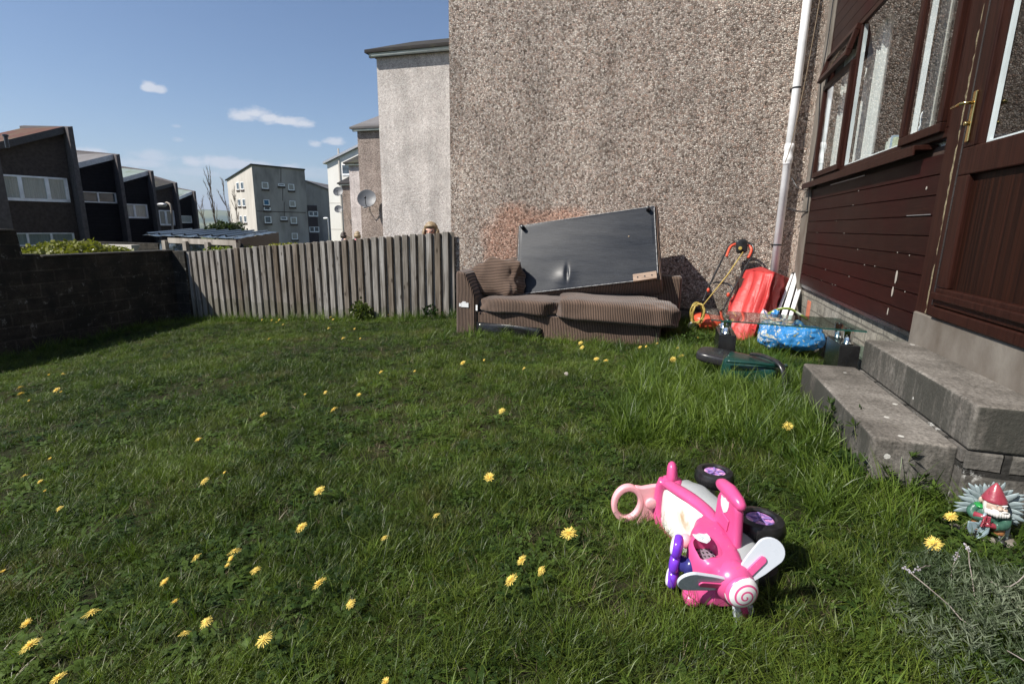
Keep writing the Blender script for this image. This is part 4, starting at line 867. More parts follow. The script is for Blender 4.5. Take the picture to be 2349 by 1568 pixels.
def ottoman():
    bl, br_, tl, tr = Z3(738, 938, Y=6.48), Z3(2078, 785, Y=6.50), Z3(767, 290, Y=6.84), Z3(2040, 100, Y=6.87)
    ex = (br_-bl).normalized(); nrm = (br_-bl).cross(tl-bl).normalized(); nrm = -nrm if nrm.y > 0 else nrm
    t = thing('upturned_footstool', 'large upturned striped seat unit showing its black lining, leaning on the sofa', 'footstool', tuple((bl+br_)/2))
    def Q(u, v, w): return bl.lerp(br_, u).lerp(tl.lerp(tr, u), v)+nrm*w
    q = MB(); e = .018; d = -.40
    q.hexa([Q(-e, -e, -.014), Q(1+e, -e, -.014), Q(1+e, 1+e, -.014), Q(-e, 1+e, -.014)], [Q(-e, -e-.0, d*.75), Q(1+e, -e-.10, d*.75), Q(1+e, 1+e, d), Q(-e, 1+e, d)])
    q.build('body', M['cordx'], t, bevel=.02, seg=3, smooth=True)
    def surf(u, v):
        k_ = math.exp(-(((u-.355)/.065)**2+((v-.17)/.12)**2)); k2 = math.exp(-(((u-.375)/.012)**2+((v-.22)/.09)**2))
        edge = min(u, 1-u, v, 1-v); 
        w = .003+.015*k_-.018*k2+.004*noise.noise(Vector((u*2.5, v*2.5, 1)))
        if edge < .02: w = .002+.0015*math.sin((u+v)*260)
        return Q(u, v, w)
    MB().grid(surf, 170, 90).build('lining', M['lining'], t, smooth=True, fixn=False)
    rim = [Q(i/40, .005, .003) for i in range(40)]+[Q(.996, i/24, .003) for i in range(24)]+[Q(1-i/40, .995, .003) for i in range(40)]+[Q(.004, 1-i/24, .003) for i in range(24)]
    MB().tube(rim, [.0035+.002*(i % 2) for i in range(len(rim))], 6, closed=True).build('stapled_edge', gm('stapled_grey_edge', [(.12, .12, .12), (.45, .45, .45)], 60), t)
    zz = nrm; xx = ex; yy = zz.cross(xx)
    for u, v in ((.035, .955), (.955, .955), (.03, .13)):
        c = Q(u, v, .0); MB().lathe([(.030, 0), (.026, .02), (.024, .075), (.018, .08)], 16, frameM(c, xx, yy, zz)).build('leg', M['blackp'], t, smooth=True)
    c0, c1 = Q(.835, .035, .0), Q(.99, .045, .0); dx = (c1-c0)
    q = MB(); a_ = yy*.045; q.hexa([c0-a_, c1-a_, c1+a_, c0+a_], [c0-a_+zz*.045, c1-a_+zz*.045, c1+a_+zz*.045, c0+a_+zz*.045]); wb = q.build('wooden_block', gm('raw_wood_block', [(.24, .16, .11), (.38, .27, .2)], 8, st=(1, 8, 8)), t, bevel=.003)
    q = MB()
    for k_ in (.2, .5, .8): q.lathe([(.009, 0), (.009, .003)], 10, frameM(c0+dx*k_+zz*.0455, xx, yy, zz))
    q.build('bolt_hole', M['blackp'], wb)
    MB().lathe([(.012, 0), (.006, .012)], 8, frameM(Q(.815, .62, .002), xx, yy, zz)).build('torn_hole', gm('pale_wood', [(.4, .3, .2)], 8), t)
ottoman()

# ------------------------------------------------------------------ lawnmower, red sheet, poles, bags
ZM = zd(2780, 940, .33173)
def ym(y): return 7.42-.62*max(0, min(1, (y-60)/860))
def MPt(x, y, dy=0): return at(*ZM(x, y), Y=ym(y)+dy)
def mower():
    t = thing('lawnmower', 'orange electric lawnmower with black looped handle leaning on the wall', 'lawnmower', tuple(at(*ZM(200, 980), Y=6.75)))
    pts = catmull([MPt(*p) for p in ((95, 800), (150, 660), (215, 520), (300, 350), (385, 175), (430, 115), (510, 88), (600, 82), (680, 110), (708, 165), (690, 240), (560, 480), (450, 680), (335, 905))], 5)
    MB().tube(pts, .0125, 10).build('handle', M['blackp'], t, smooth=True)
    for ps in (((380, 260), (400, 200), (430, 140), (480, 112), (530, 108)), ((612, 118), (650, 130), (680, 165), (670, 220), (640, 275))):
        MB().tube(catmull([MPt(*p, -.015) for p in ps], 4), .017, 10).build('grip', M['orange'], t, smooth=True)
    c = MPt(562, 135, -.03); sb = MB().ell(c, (.068, .035, .088), Matrix.Rotation(R(-8), 4, 'Y'), e=.45); sb = sb.build('switch_box', M['blackp'], t, smooth=True)
    MB().lathe([(.022, 0), (.022, .008), (.01, .01)], 14, Mx=frameM(MPt(545, 158, -.07), Vector((1, 0, 0)), Vector((0, 0, 1)), Vector((0, -1, 0)))).build('dial', M['yellow'], sb)
    MB().tube(catmull([MPt(*p) for p in ((215, 580), (260, 568), (330, 575), (400, 590), (445, 625), (455, 670))], 4), .012, 8).build('cross_bar', M['blackp'], t, smooth=True)
    for p in ((400, 720), (160, 665)): MB().ell(MPt(*p, -.01), (.02, .02, .03), nu=10, nv=6).build('knob', M['orange'], t, smooth=True)
    c = at(*ZM(185, 985), Y=6.95)
    MB().ell((c.x-.02, 6.98, gz(c.x, 6.98)+.10), (.20, .20, .10), e=.6).build('deck', M['orange'], t, smooth=True)
    MB().ell((c.x+.02, 7.0, gz(c.x, 7.0)+.19), (.11, .11, .07), e=.7).build('motor_cover', M['blackp'], t, smooth=True)
    for dx_ in (-.2, .14):
        MB().lathe([(.03, -.02), (.065, -.018), (.065, .018), (.03, .02)], 18, Mx=Matrix.Translation((c.x+dx_, 6.8, gz(c.x, 6.8)+.06)) @ Matrix.Rotation(R(90), 4, 'X')).build('wheel', M['rubber'], t, smooth=True)
    q = MB(); q.tube([MPt(580, 205, -.03), MPt(400, 470, -.03), MPt(70, 880, -.05)], .007, 8); q.build('power_cord', M['yellow'], t, smooth=True)
    c = at(*ZM(30, 945), Y=6.62); q = MB(); rr = random.Random(5)
    for k_ in range(9):
        r1, r2 = rr.uniform(.05, .09), rr.uniform(.09, .13); ph = rr.uniform(0, 6); tlt = rr.uniform(-.5, .5)
        q.tube([c+Vector((r1*math.cos(a_)+rr.uniform(-.004, .004), .05*math.sin(a_+ph), r2*math.sin(a_)+tlt*r1*math.cos(a_))) for a_ in [i*2*math.pi/20 for i in range(20)]], .007, 6, closed=True)
    q.build('cord_coil', M['yellow'], t, smooth=True)
mower()
Z4 = zd(2650, 900, .4464)
def redsheet():
    top = [at(*Z4(x, y), Y=Y) for x, y, Y in ((752, 402, 7.15), (800, 405, 6.98), (870, 412, 6.84), (940, 420, 6.76), (1000, 425, 6.74), (1045, 440, 6.96), (1095, 462, 7.2), (1142, 480, 7.42))]
    bot = [at(*Z4(x, y), Y=Y) for x, y, Y in ((560, 790, 6.95), (590, 950, 6.55), (670, 1035, 6.35), (760, 1020, 6.30), (850, 930, 6.35), (930, 810, 6.5), (1000, 765, 6.9), (1050, 740, 7.3))]
    n = 40; tp = catmull(top, n//7+1); bt = catmull(bot, n//7+1); L = len(tp)-1
    def s(u, v):
        i = min(L, int(u*L)); a_ = tp[i]; b_ = bt[i]; p = a_.lerp(b_, v)
        d = (tp[min(L, i+1)]-tp[max(0, i-1)]).normalized(); nn = Vector((d.y, -d.x, 0)).normalized()
        fold = (1-abs(math.sin(u*23+v*.9+noise.noise(Vector((u*3, v, 0)))))*1.9)*.8+(1-2*abs(math.sin(u*37+1+v*1.5)))*.35+noise.noise(Vector((u*6, v*2, 0)))*.6
        return p+nn*fold*(.008+.080*v**.7)+nn*0.0
    t = thing('red_sheet', 'red plastic sheet draped over something beside the downpipe', 'sheet', tuple(bt[L//2]))
    MB().grid(s, L, 26).build('drape', gm('red_plastic_sheet', [(.42, .028, .03), (.56, .055, .05)], 4, rough=.5, bump=.5, bs=14, bd=.02, trans=.15), t, smooth=True, solid=.004, fixn=False)
    pk = at(*Z4(880, 375), Y=7.2)
    q = MB(); q.add([pk, at(*Z4(900, 378), Y=7.3)]+tp, [(0, i+2, i+3) for i in range(len(tp)//2)]+[(0, 2+len(tp)//2, 1)]+[(1, i+2, i+3) for i in range(len(tp)//2, len(tp)-1)]); q.build('top_fold', bpy.data.materials['red_plastic_sheet'], t, smooth=False, solid=.004, fixn=False)
    # the box it covers
    MB().box(.80, 1.22, 7.05, 7.35, -.1, .50).build('covered_box', M['darkwood'], t)
redsheet()
def airer():
    t = thing('folded_garden_chair', 'folded white-tubed garden chair with flowered fabric in the corner', 'chair', tuple(at(*Z4(1180, 800), Y=7.0)))
    rr = random.Random(3)
    for i, ((x0, y0), (x1, y1)) in enumerate((((1165, 440), (1050, 740)), ((1195, 430), (1090, 760)), ((1212, 437), (1110, 780)), ((1245, 462), (1150, 790)), ((1270, 462), (1160, 800)))):
        a_ = at(*Z4(x0, y0), Y=7.15-.03*i); b_ = at(*Z4(x1, y1), Y=6.75-.03*i); d = b_-a_
        MB().tube([a_, b_+d*.5], .016, 12).build('tube', M['upvc'], t, smooth=True)
        MB().tube([a_-d*.03, a_+d*.02], .0175, 12).build('end_cap', M['blackp'], t, smooth=True)
    fm, b = newmat('flowered_fabric'); g_ = b.n('ShaderNodeNewGeometry').outputs['Position']
    vo = b.n('ShaderNodeTexVoronoi', {'Vector': g_, 'Scale': 11.0}).outputs['Distance']; n_ = b.noise(g_, 14, 3)
    col = b.mix(b.ramp(vo, [(.3, 1.0), (.42, 0.0)]), (.16, .22, .03), (.62, .66, .55)); col = b.mix(b.ramp(n_, [(.6, 0.0), (.65, 1.0)]), col, (.03, .05, .02)); fin(b, col, .8)
    def s(u, v):
        a_ = at(*Z4(1225+70*u, 640+20*u), Y=7.2); b_ = at(*Z4(1190+150*u, 860), Y=6.9); p = a_.lerp(b_, v); p.y += .05*math.sin(u*20)+.04*noise.noise(Vector((u*5, v*5, 0))); return p
    MB().grid(s, 30, 20).build('fabric', fm, t, smooth=True, solid=.01, fixn=False)
    M['flower'] = fm
airer()
def bagmat(name, blue):
    m, b = newmat(name); g_ = b.n('ShaderNodeNewGeometry').outputs['Position']
    n_ = b.noise(g_, 16, 4, .6, dist=1.5); n2 = b.noise(g_, 30, 3, .6, dist=1)
    col = b.mix(b.ramp(n_, [(.56-.1*(1-blue), 0.0), (.60-.1*(1-blue), 1.0)]), (.035, .22, .52), (.60, .62, .60))
    col = b.mix(b.m('MULTIPLY', b.ramp(n_, [(.5, 0.0), (.56, 1.0)]), b.ramp(n2, [(.55, 0.0), (.6, .9)])), col, (.55, .5, .12))
    fin(b, col, .35, b.noise(g_, 20, 5), .8, .02, trans=(.15, col)); return m
def bag(px, py, Y, size, name, label, mt, seed, rot=0):
    c = at(*Z4(px, py), Y=Y)
    t = thing('plastic_bag', label, 'bag', (c.x, c.y, gz(c.x, c.y)), 'blue bags behind the glass table')
    def f(p):
        n1 = abs(noise.noise(Vector((p.x*9+seed, p.y*9, p.z*9))))*.10+abs(noise.noise(Vector((p.x*22+seed, p.y*22, p.z*22))))*.05
        return p*(1.12-n1*3.2)
    MB().ell(c, size, Matrix.Rotation(R(rot), 4, 'Y'), 56, 36, .8, f).build('bag_body', mt, t, smooth=True)
    q = MB(); rr = random.Random(seed)
    tp_ = c+Vector((-size[0]*.3, -.02, size[2]*.85))
    q.grid(lambda u, v: tp_+Vector(((u-.5)*size[0]*.9*(1+v*.4), .03*math.sin(u*15)+.02*v, v*size[2]*.35+.03*math.sin(u*9+seed))), 20, 6); q.build('bag_opening', mt, t, smooth=True, solid=.004, fixn=False)
bag(1010, 960, 5.75, (.15, .14, .17), '', 'blue bag with white and yellow print, left of the pair behind the glass table', bagmat('printed_blue_bag', .5), 2, 12)
bag(1240, 1010, 5.6, (.20, .15, .12), '', 'flatter plain blue bag, right of the pair behind the glass table', bagmat('plain_blue_bag', 1.7), 9, -4)
c = at(*Z4(1110, 790), Y=6.0); q = MB(); q.tube(catmull([(c.x-.22, 6, c.z-.06), (c.x-.1, 6, c.z+.03), (c.x+.02, 6, c.z+.05), (c.x+.12, 6, c.z), (c.x+.2, 6, c.z-.05)], 5), .022, 8, flat=.6); o = q.build('cushion_roll', M['flower'], smooth=True); tag(o, 'curled strip of flowered padding lying over the blue bags', 'padding')
c = at(*Z4(925, 800), Y=6.1); o = cushion((c.x, 6.1, c.z-.08), (.10, .08, .26), Matrix.Rotation(R(-10), 4, 'Y'), e=.9).build('pink_float', gm('pale_pink_plastic', [(.62, .38, .42), (.7, .48, .5)], 5, rough=.4), smooth=True); tag(o, 'pale pink rounded toy end poking up between sheet and bag', 'toy')

# ------------------------------------------------------------------ glass coffee table
def table():
    zt = .40
    A, B, Cc, D = at(*Z4(405, 757), Z=zt), at(*Z4(440, 845), Z=zt), at(*Z4(1835, 950), Z=zt), at(*Z4(1500, 838), Z=zt)
    D = A+(Cc-B)*.98+Vector((-.01, .03, 0)); t = thing('glass_coffee_table', 'glass coffee table with chrome legs on two black blocks', 'table', ((A.x+Cc.x)/2, 4.55, 0))
    dn = Vector((0, 0, -.010)); q = MB(); q.hexa([A+dn, B+dn, Cc+dn, D+dn], [A, B, Cc, D]); q.build('glass_top', M['tglass'], t)
    q = MB(); e = Vector((0, -.0015, 0)); q.hexa([B+dn+e, Cc+dn+e, Cc+dn, B+dn], [B+e, Cc+e, Cc, B]); e = Vector((-.0015, 0, 0)); q.hexa([A+dn+e, B+dn+e, B+dn, A+dn], [A+e, B+e, B, A]); q.build('glass_edge', M['gedge'], t)
    ax = (Cc-B).normalized(); ay = (A-B).normalized()
    for k_, nm in ((.07, 0), (.875, 1)):
        b0 = B+ax*(Cc-B).length*k_+ay*.07; b1 = b0+ax*.13; far = ay*.36
        ground = -.06; q = MB(); q.hexa([Vector((v.x, v.y, ground)) for v in (b0, b1, b1+far, b0+far)], [Vector((v.x, v.y, .272)) for v in (b0, b1, b1+far, b0+far)])
        bl = q.build('block_foot', M['blackgloss'], t, bevel=.004)
        for kk in (.06, .30):
            c = b0+ax*.06+ay*kk; MB().lathe([(.038, .273), (.038, .281), (.031, .285), (.031, .385), (.038, .389)], 24, Mx=Matrix.Translation((c.x, c.y, 0))).build('leg', M['chrome'], t, smooth=True)
    rr = random.Random(9); i = 0
    lab = ['leftmost', 'tiny dark', 'rounded brown', 'flat', 'pale', 'largest pale', 'rusty', 'small grey', 'wedge-shaped', 'lone']
    for (x, y) in ((915, 838), (935, 848), (960, 830), (985, 850), (1000, 862), (1025, 848), (1040, 866), (1062, 864), (975, 842), (1145, 880)):
        p_ = at(*Z4(x, y), Z=zt); s_ = rr.uniform(.012, .022)
        o = MB().ell((p_.x, p_.y, zt+s_*.45), (s_*1.2, s_, s_*.45), nu=10, nv=6, e=.85, fn=lambda p: p*(1+.2*noise.noise(p*60+Vector((i, 0, 0))))).build('pebble', gm('pebble_stone', [(.16+.02*(i % 4), .12+.02*(i % 4), .09+.02*(i % 4)), (.34, .27, .21)], 30), smooth=True)
        tag(o, 'pebble in the small heap scattered on the glass table top' if i < 9 else 'lone reddish pebble right of the heap on the glass table', 'pebble', 'pebbles on the glass table'); i += 1
table()

def grassbox():
    c = at(*Z4(760, 1290), Z=.12); cy = 4.12; t = thing('grass_box', 'green and black garden box with curved carrying handle, sunk in long grass', 'box', (.62, cy, 0))
    L = at(*Z4(430, 1190), Y=cy+.05); Rr = at(*Z4(1060, 1250), Y=cy-.15)
    def f(p): return p
    M1 = Matrix.Rotation(R(-12), 4, 'Z') @ Matrix.Rotation(R(6), 4, 'Y')
    cc = Vector(((L.x+Rr.x)/2-.06, cy-.02, .075))
    green = gm('dark_green_plastic', [(.004, .030, .024), (.007, .045, .035)], 6, rough=.32, bump=.02)
    cushion(cc+Vector((.10, -.03, .0)), (.38, .30, .20), M1, e=.35, amp=0).build('box', green, t, smooth=True)
    MB().tube(catmull([cc+Vector((-.08, -.19, .10)), cc+Vector((.1, -.21, .105)), cc+Vector((.3, -.17, .09)), cc+Vector((.33, -.05, .07))], 5), .012, 8).build('rim', green, t, smooth=True)
    cushion(cc+Vector((-.06, .04, .065)), (.42, .30, .09), M1, e=.5, amp=0).build('lid', gm('black_shiny_lid', [(.012, .012, .014), (.03, .028, .03)], 6, rough=.3, bump=.02), t, smooth=True)
    pts = [at(*Z4(x, y), Y=Y) for x, y, Y in ((800, 1155, cy), (880, 1165, cy-.1), (970, 1195, cy-.2), (1040, 1235, cy-.28), (1085, 1310, cy-.33), (1095, 1420, cy-.35), (1098, 1600, cy-.36))]
    MB().tube(catmull(pts, 5), .021, 10, flat=.6).build('handle', M['blackp'], t, smooth=True)
grassbox()

# ------------------------------------------------------------------ ride-on toy plane
ZT = zd(2400, 1780, .4464)
def TP(x, y, z): return at(*ZT(x, y), Z=z)
def toy():
    f = Vector((.39, -.92, 0)).normalized(); u = Vector((f.y, -f.x, 0)); k = Vector((0, 0, 1)); O = Vector((.05, 1.9, -.018))
    def Q(s, h, z): return O+f*s+u*h+k*z
    def sh(p): d = p-O; return d.dot(f), d.dot(u)
    t = thing('toy_plane', 'pink, white and grey ride-on toy plane lying on its side in the grass', 'ride-on toy', tuple(Q(.25, -.05, 0)))
    pink, b = newmat('bright_pink_plastic'); g_ = b.n('ShaderNodeNewGeometry').outputs['Position']
    pc = b.ramp(b.noise(g_, 5, 3), [(.3, (.56, .058, .20)), (.7, (.66, .095, .27))]); pc = b.mix(b.ramp(b.noise(g_, 34, 6, .7), [(.6, 0.0), (.72, .5)]), pc, (.24, .10, .09)); pc = b.mix(b.ramp(b.noise(b.scl(g_, (90, 30, 60)), 1, 4, .7), [(.66, 0.0), (.7, .45)]), pc, (.72, .40, .48))
    fin(b, pc, b.ramp(b.noise(g_, 14, 4), [(.3, .26), (.7, .42)]), b.noise(g_, 60, 3), .03, .002, coat=.15)
    lpink = gm('pale_pink_plastic_toy', [(.80, .36, .40), (.86, .44, .47)], 2.5, rough=.32, bump=.01, coat=.2)
    grey = gm('mid_grey_plastic', [(.30, .32, .33), (.36, .38, .39)], 3, rough=.35, bump=.01)
    blade = gm('pale_grey_plastic', [(.50, .54, .60), (.56, .60, .66)], 3, rough=.3, bump=.01)
    purple = gm('purple_plastic', [(.16, .035, .56), (.20, .05, .65)], 3, rough=.22, bump=.01, coat=.3)
    wm, b = newmat('white_seat_plastic'); g_ = b.n('ShaderNodeNewGeometry').outputs['Position']
    c1 = TP(790, 650, .12); vd = b.n('ShaderNodeVectorMath', {0: g_, 1: tuple(c1)}, operation='DISTANCE').outputs['Value']
    rs = b.m('MULTIPLY', b.ramp(b.m('ADD', vd, b.m('MULTIPLY', b.noise(g_, 40, 4), .05)), [(.045, .8), (.085, 0.0)]), b.ramp(b.noise(g_, 30, 4), [(.4, .2), (.6, 1.0)]))
    fin(b, b.mix(rs, (.78, .77, .72), (.45, .25, .06)), .35, coat=.2)
    def loft(sec, nm, mat, par=t, e=.55, n=28, sub=0):          # sec: (s, h0, h1, z0, z1)
        q = MB(); rings = []
        sg = lambda a_: math.copysign(abs(a_)**e, a_)
        for (s, h0, h1, z0, z1) in sec: rings.append([Q(s, (h0+h1)/2+(h1-h0)/2*sg(math.cos(2*math.pi*j/n)), (z0+z1)/2+(z1-z0)/2*sg(math.sin(2*math.pi*j/n))) for j in range(n)])
        vs = [p for r_ in rings for p in r_]; fs = [(i*n+j, i*n+(j+1) % n, (i+1)*n+(j+1) % n, (i+1)*n+j) for i in range(len(sec)-1) for j in range(n)]
        fs += [tuple(range(n))[::-1], tuple((len(sec)-1)*n+j for j in range(n))]; q.add(vs, fs); return q.build(nm, mat, par, smooth=True, sub=sub)
    def dens(sec, m_=4):
        out = []
        vs = [Vector((x[0], x[1], x[2])) for x in sec]
        for i in range(len(sec)-1):
            for j in range(m_):
                a_ = j/m_; w = a_*a_*(3-2*a_); out.append(tuple(sec[i][k_]+(sec[i+1][k_]-sec[i][k_])*(a_ if k_ == 0 else w) for k_ in range(5)))
        return out+[sec[-1]]
    # grey underbody, white seat, pink cowl and rails
    loft(dens([(-.035, -.065, -.035, .04, .16), (.0, -.10, -.015, .01, .19), (.08, -.125, -.02, 0, .205), (.22, -.125, -.03, 0, .215), (.34, -.13, -.03, .0, .20), (.41, -.125, -.02, .01, .19), (.46, -.095, -.0, .03, .175), (.485, -.06, -.0, .05, .155)]), 'underbody', grey)
    loft(dens([(.0, -.05, .022, .0, .165), (.06, -.05, .030, -.02, .188), (.16, -.05, .018, -.02, .196), (.25, -.05, .012, -.02, .2), (.31, -.05, .03, -.01, .20), (.35, -.04, .05, .0, .19)]), 'seat', wm, e=.42)
    def rail(z, nm='side_rail'):
        pts = catmull([Q(-.02, .005, z-.03), Q(.03, .012, z-.004), Q(.10, .0, z+.006), (Q(.18, -.02, z+.01)), Q(.27, -.03, z+.012), Q(.34, -.02, z)], 6)
        MB().tube(pts, [.016+.012*math.sin(math.pi*i/(len(pts)-1)) for i in range(len(pts))], 12, flat=.7).build(nm, pink, t, smooth=True)
    rail(.192); rail(.012)
    MB().tube(catmull([Q(.0, .02, .19), Q(-.015, .025, .14), Q(-.015, .025, .06), Q(.0, .02, .01)], 6), .02, 12).build('rear_panel', pink, t, smooth=True)
    # cowl with a cut-out
    sec = dens([(.262, -.040, .005, .02, .200), (.293, -.050, .038, .01, .210), (.342, -.052, .072, .0, .212), (.395, -.050, .104, .01, .204), (.43, -.046, .102, .02, .197), (.467, -.042, .088, .03, .184), (.495, -.038, .058, .05, .170)])
    cowl = loft(sec, 'cowl', pink, e=.42, n=40)
    cs, chh = .422, .054
    cut = MB(); N = 24
    cut.prism([(cs+.038*math.copysign(abs(math.cos(a_))**.6, math.cos(a_)), chh+.037*math.copysign(abs(math.sin(a_))**.6, math.sin(a_))+.0) for a_ in [i*2*math.pi/N for i in range(N)]], .12, .3, lambda a_, b_, w: Q(a_, b_, w))
    cu = cut.build('cutter', pink, t); md = cowl.modifiers.new('cut', 'BOOLEAN'); md.operation = 'DIFFERENCE'; md.object = cu; md.solver = 'EXACT'
    dg = bpy.context.evaluated_depsgraph_get(); dg.update(); nm_ = bpy.data.meshes.new_from_object(cowl.evaluated_get(dg)); cowl.modifiers.clear(); cowl.data = nm_; bpy.data.objects.remove(cu)
    cowl.data.polygons.foreach_set('use_smooth', [True]*len(cowl.data.polygons))
    md = cowl.modifiers.new('es', 'EDGE_SPLIT'); md.split_angle = R(35)
    # control panel inside the opening, with little keys
    q = MB(); q.add([Q(cs-.044, chh-.033, .165), Q(cs+.015, chh-.033, .145), Q(cs+.015, chh+.034, .145), Q(cs-.044, chh+.034, .165)], [(0, 1, 2, 3)])
    pnl = q.build('control_panel', gm('grey_sticker_panel', [(.20, .16, .20), (.30, .25, .3)], 6, rough=.4), t, fixn=False, solid=.002)
    for i in range(4):
        for j in range(5):
            p_ = Q(cs-.036+i*.012, chh-.026+j*.013, .1640-i*.0041); MB().ell(p_, (.004, .004, .0014), nu=8, nv=4).build('key', M['blackp'], pnl)
    MB().lathe([(.02, 0), (.024, .008), (.02, .016)], 20, Mx=Matrix.Translation(Q(cs+.02, chh-.02, .145))).build('round_seat', pink, t, smooth=True)
    # nose, spinner with spiral, propeller blades
    c = Q(.500, .004, .128); Mn = frameM(c, u, k, f)
    MB().ell(c-f*.012, (.060, .060, .056), Mn.to_3x3().to_4x4(), 32, 20).build('nose', pink, t, smooth=True)
    prof = [(.047*math.sin(a_), .042+.018*math.cos(a_)) for a_ in [R(90)*(1-i/8) for i in range(9)]]
    sm, b = newmat('spiral_pink_white'); oo = oc(b)
    # spiral pattern round the spinner axis
    rel = b.n('ShaderNodeVectorMath', {0: b.n('ShaderNodeNewGeometry').outputs['Position'], 1: tuple(c)}, operation='SUBTRACT').outputs[0]
    du = b.n('ShaderNodeVectorMath', {0: rel, 1: tuple(u)}, operation='DOT_PRODUCT').outputs['Value']; dz = b.n('ShaderNodeVectorMath', {0: rel, 1: (0, 0, 1)}, operation='DOT_PRODUCT').outputs['Value']
    r_ = b.m('SQRT', b.m('ADD', b.m('MULTIPLY', du, du), b.m('MULTIPLY', dz, dz))); th = b.m('ARCTAN2', dz, du)
    ph = b.m('FRACT', b.m('ADD', b.m('SUBTRACT', b.m('MULTIPLY', r_, 1/.0165), b.m('MULTIPLY', th, 1/(2*math.pi))), 1.12))
    fin(b, b.mix(b.m('GREATER_THAN', ph, .68), (.80, .80, .80), (.72, .10, .28)), .3, coat=.2)
    MB().lathe([(.0005, .0605)]+[(.0475*math.sin(R(90)*i/10), .036+.0245*math.cos(R(90)*i/10)) for i in range(1, 11)]+[(.0475, .03)], 40, Mn).build('spinner', sm, t, smooth=True)
    for ang in (8, 132, 250):
        a_ = R(ang); d = u*math.cos(a_)+k*math.sin(a_); e_ = -u*math.sin(a_)+k*math.cos(a_)
        e_ = (e_*math.cos(R(22))+f*math.sin(R(22))).normalized(); nn = d.cross(e_)
        poly = []
        for i in range(15): w = R(-90+180*i/14); poly.append((.135+.04*math.cos(w), .040*math.sin(w)))
        poly = [(.045, -.027)]+[(.08, -.034)]+poly+[(.08, .034), (.045, .027)]
        bo = MB().prism(poly, -.005, .005, lambda a2, b2, w: c+f*.004+d*a2+e_*b2+nn*w).build('propeller_blade', blade, t, bevel=.002, smooth=True)
        pl2 = [(.05, -.011)]+[(.104+.011*math.cos(R(-90+180*i/8)), .011*math.sin(R(-90+180*i/8))) for i in range(9)]+[(.05, .011)]
        MB().prism(pl2, -.010, .010, lambda a2, b2, w: c+f*.004+d*a2+e_*b2+nn*w).build('blade_rib', pink, bo, bevel=.002, smooth=True)
    # upright wing with capsule tip, shields
    q = MB(); q.prism([(.285, .18), (.425, .17), (.412, .29), (.398, .315), (.305, .315), (.292, .29)], -.058, -.030, lambda a_, w, h: Q(a_, h, w)); wg = q.build('wing', pink, t, bevel=.011, seg=3, smooth=True)
    q = MB(); q.tube([Q(.272, -.045, .318), Q(.278, -.045, .322), Q(.293, -.045, .326), Q(.34, -.045, .328), Q(.39, -.045, .320), Q(.410, -.045, .313), Q(.417, -.045, .308)], [.007, .015, .020, .023, .020, .015, .007], 16); q.build('wing_tip', pink, wg, smooth=True)
    MB().prism([(.315, .212), (.375, .212), (.382, .252), (.338, .260)], -.030, -.025, lambda a_, w, h: Q(a_, h, w)).build('wing_bracket', pink, wg, bevel=.004, smooth=True)
    q = MB(); q.prism([(.255, .06), (.455, .06), (.45, -.03), (.27, -.03)], -.058, -.03, lambda a_, w, h: Q(a_, h, w)); q.build('wing', pink, t, bevel=.011, seg=3, smooth=True)
    shp = [(0, 1), (.45, .82), (.95, .9), (.98, .2), (.8, -.45), (.45, -.8), (0, -1.1), (-.45, -.8), (-.8, -.45), (-.98, .2), (-.95, .9), (-.45, .82)]
    wht = gm('white_sticker', [(.62, .64, .65), (.74, .76, .77)], 9, rough=.45); teal = gm('grey_green_print', [(.25, .36, .38)], 3)
    def shield(c_, ax, ay, s_, par):
        n_ = ax.cross(ay).normalized()
        o1 = MB().prism([(x*s_, y*s_) for x, y in shp], 0, .0012, lambda a_, b_, w: c_+ax*a_+ay*b_+n_*w).build('shield_sticker', wht, par)
        q = MB()
        for i in range(12):
            x0, y0 = shp[i]; x1, y1 = shp[(i+1) % 12]; q.tube([c_+ax*x0*s_*.85+ay*y0*s_*.85+n_*.0013, c_+ax*x1*s_*.85+ay*y1*s_*.85+n_*.0013], .0007, 4)
        for aa in (90, 210, 330):
            d_ = ax*math.cos(R(aa))+ay*math.sin(R(aa)); e_ = ax*-math.sin(R(aa))+ay*math.cos(R(aa))
            q.tube([c_+n_*.0013+d_*s_*(.35+.25*math.cos(w))+e_*s_*.17*math.sin(w) for w in [i*math.pi/5 for i in range(10)]], .0007, 4, closed=True)
        q.tube([c_+n_*.0013+ax*s_*.12*math.cos(w)+ay*s_*.12*math.sin(w) for w in [i*math.pi/5 for i in range(10)]], .0007, 4, closed=True)
        q.build('propeller_mark', teal, o1)
    shield(Q(.345, -.0285, .285), -f, k, .024, wg)
    s1, h1 = sh(TP(925, 795, .212)); shield(Q(s1, h1, .2165), -u, -f, .024, cowl)
    # tail fin
    MB().tube([Q(-.0, -.012, .17), Q(-.003, -.012, .21), Q(-.008, -.012, .240), Q(-.012, -.012, .254), Q(-.013, -.012, .260)], [.032, .029, .026, .018, .006], 16, flat=.7).build('tail_fin', pink, t, smooth=True)
    MB().ell(Q(.0, -.012, .178), (.04, .04, .022), None, 18, 10, .7).build('fin_base', pink, t, smooth=True)
    # push handle: flat hoop with a hole
    rc = Q(-.03, .145, .085); q = MB(); outr = []; inn = []
    n = 40
    def ho(w, off):
        h_, z_ = math.cos(w), math.sin(w); ro = .066 if h_ > 0 else .066
        return rc+u*h_*.062+k*z_*.078*1.0+f*off, rc+u*h_*.042+k*z_*.052+f*off
    for off in (-.014, .014):
        for i in range(n): a_, b_ = ho(2*math.pi*i/n, off); outr.append(a_); inn.append(b_)
    vs = outr+inn; F_ = []
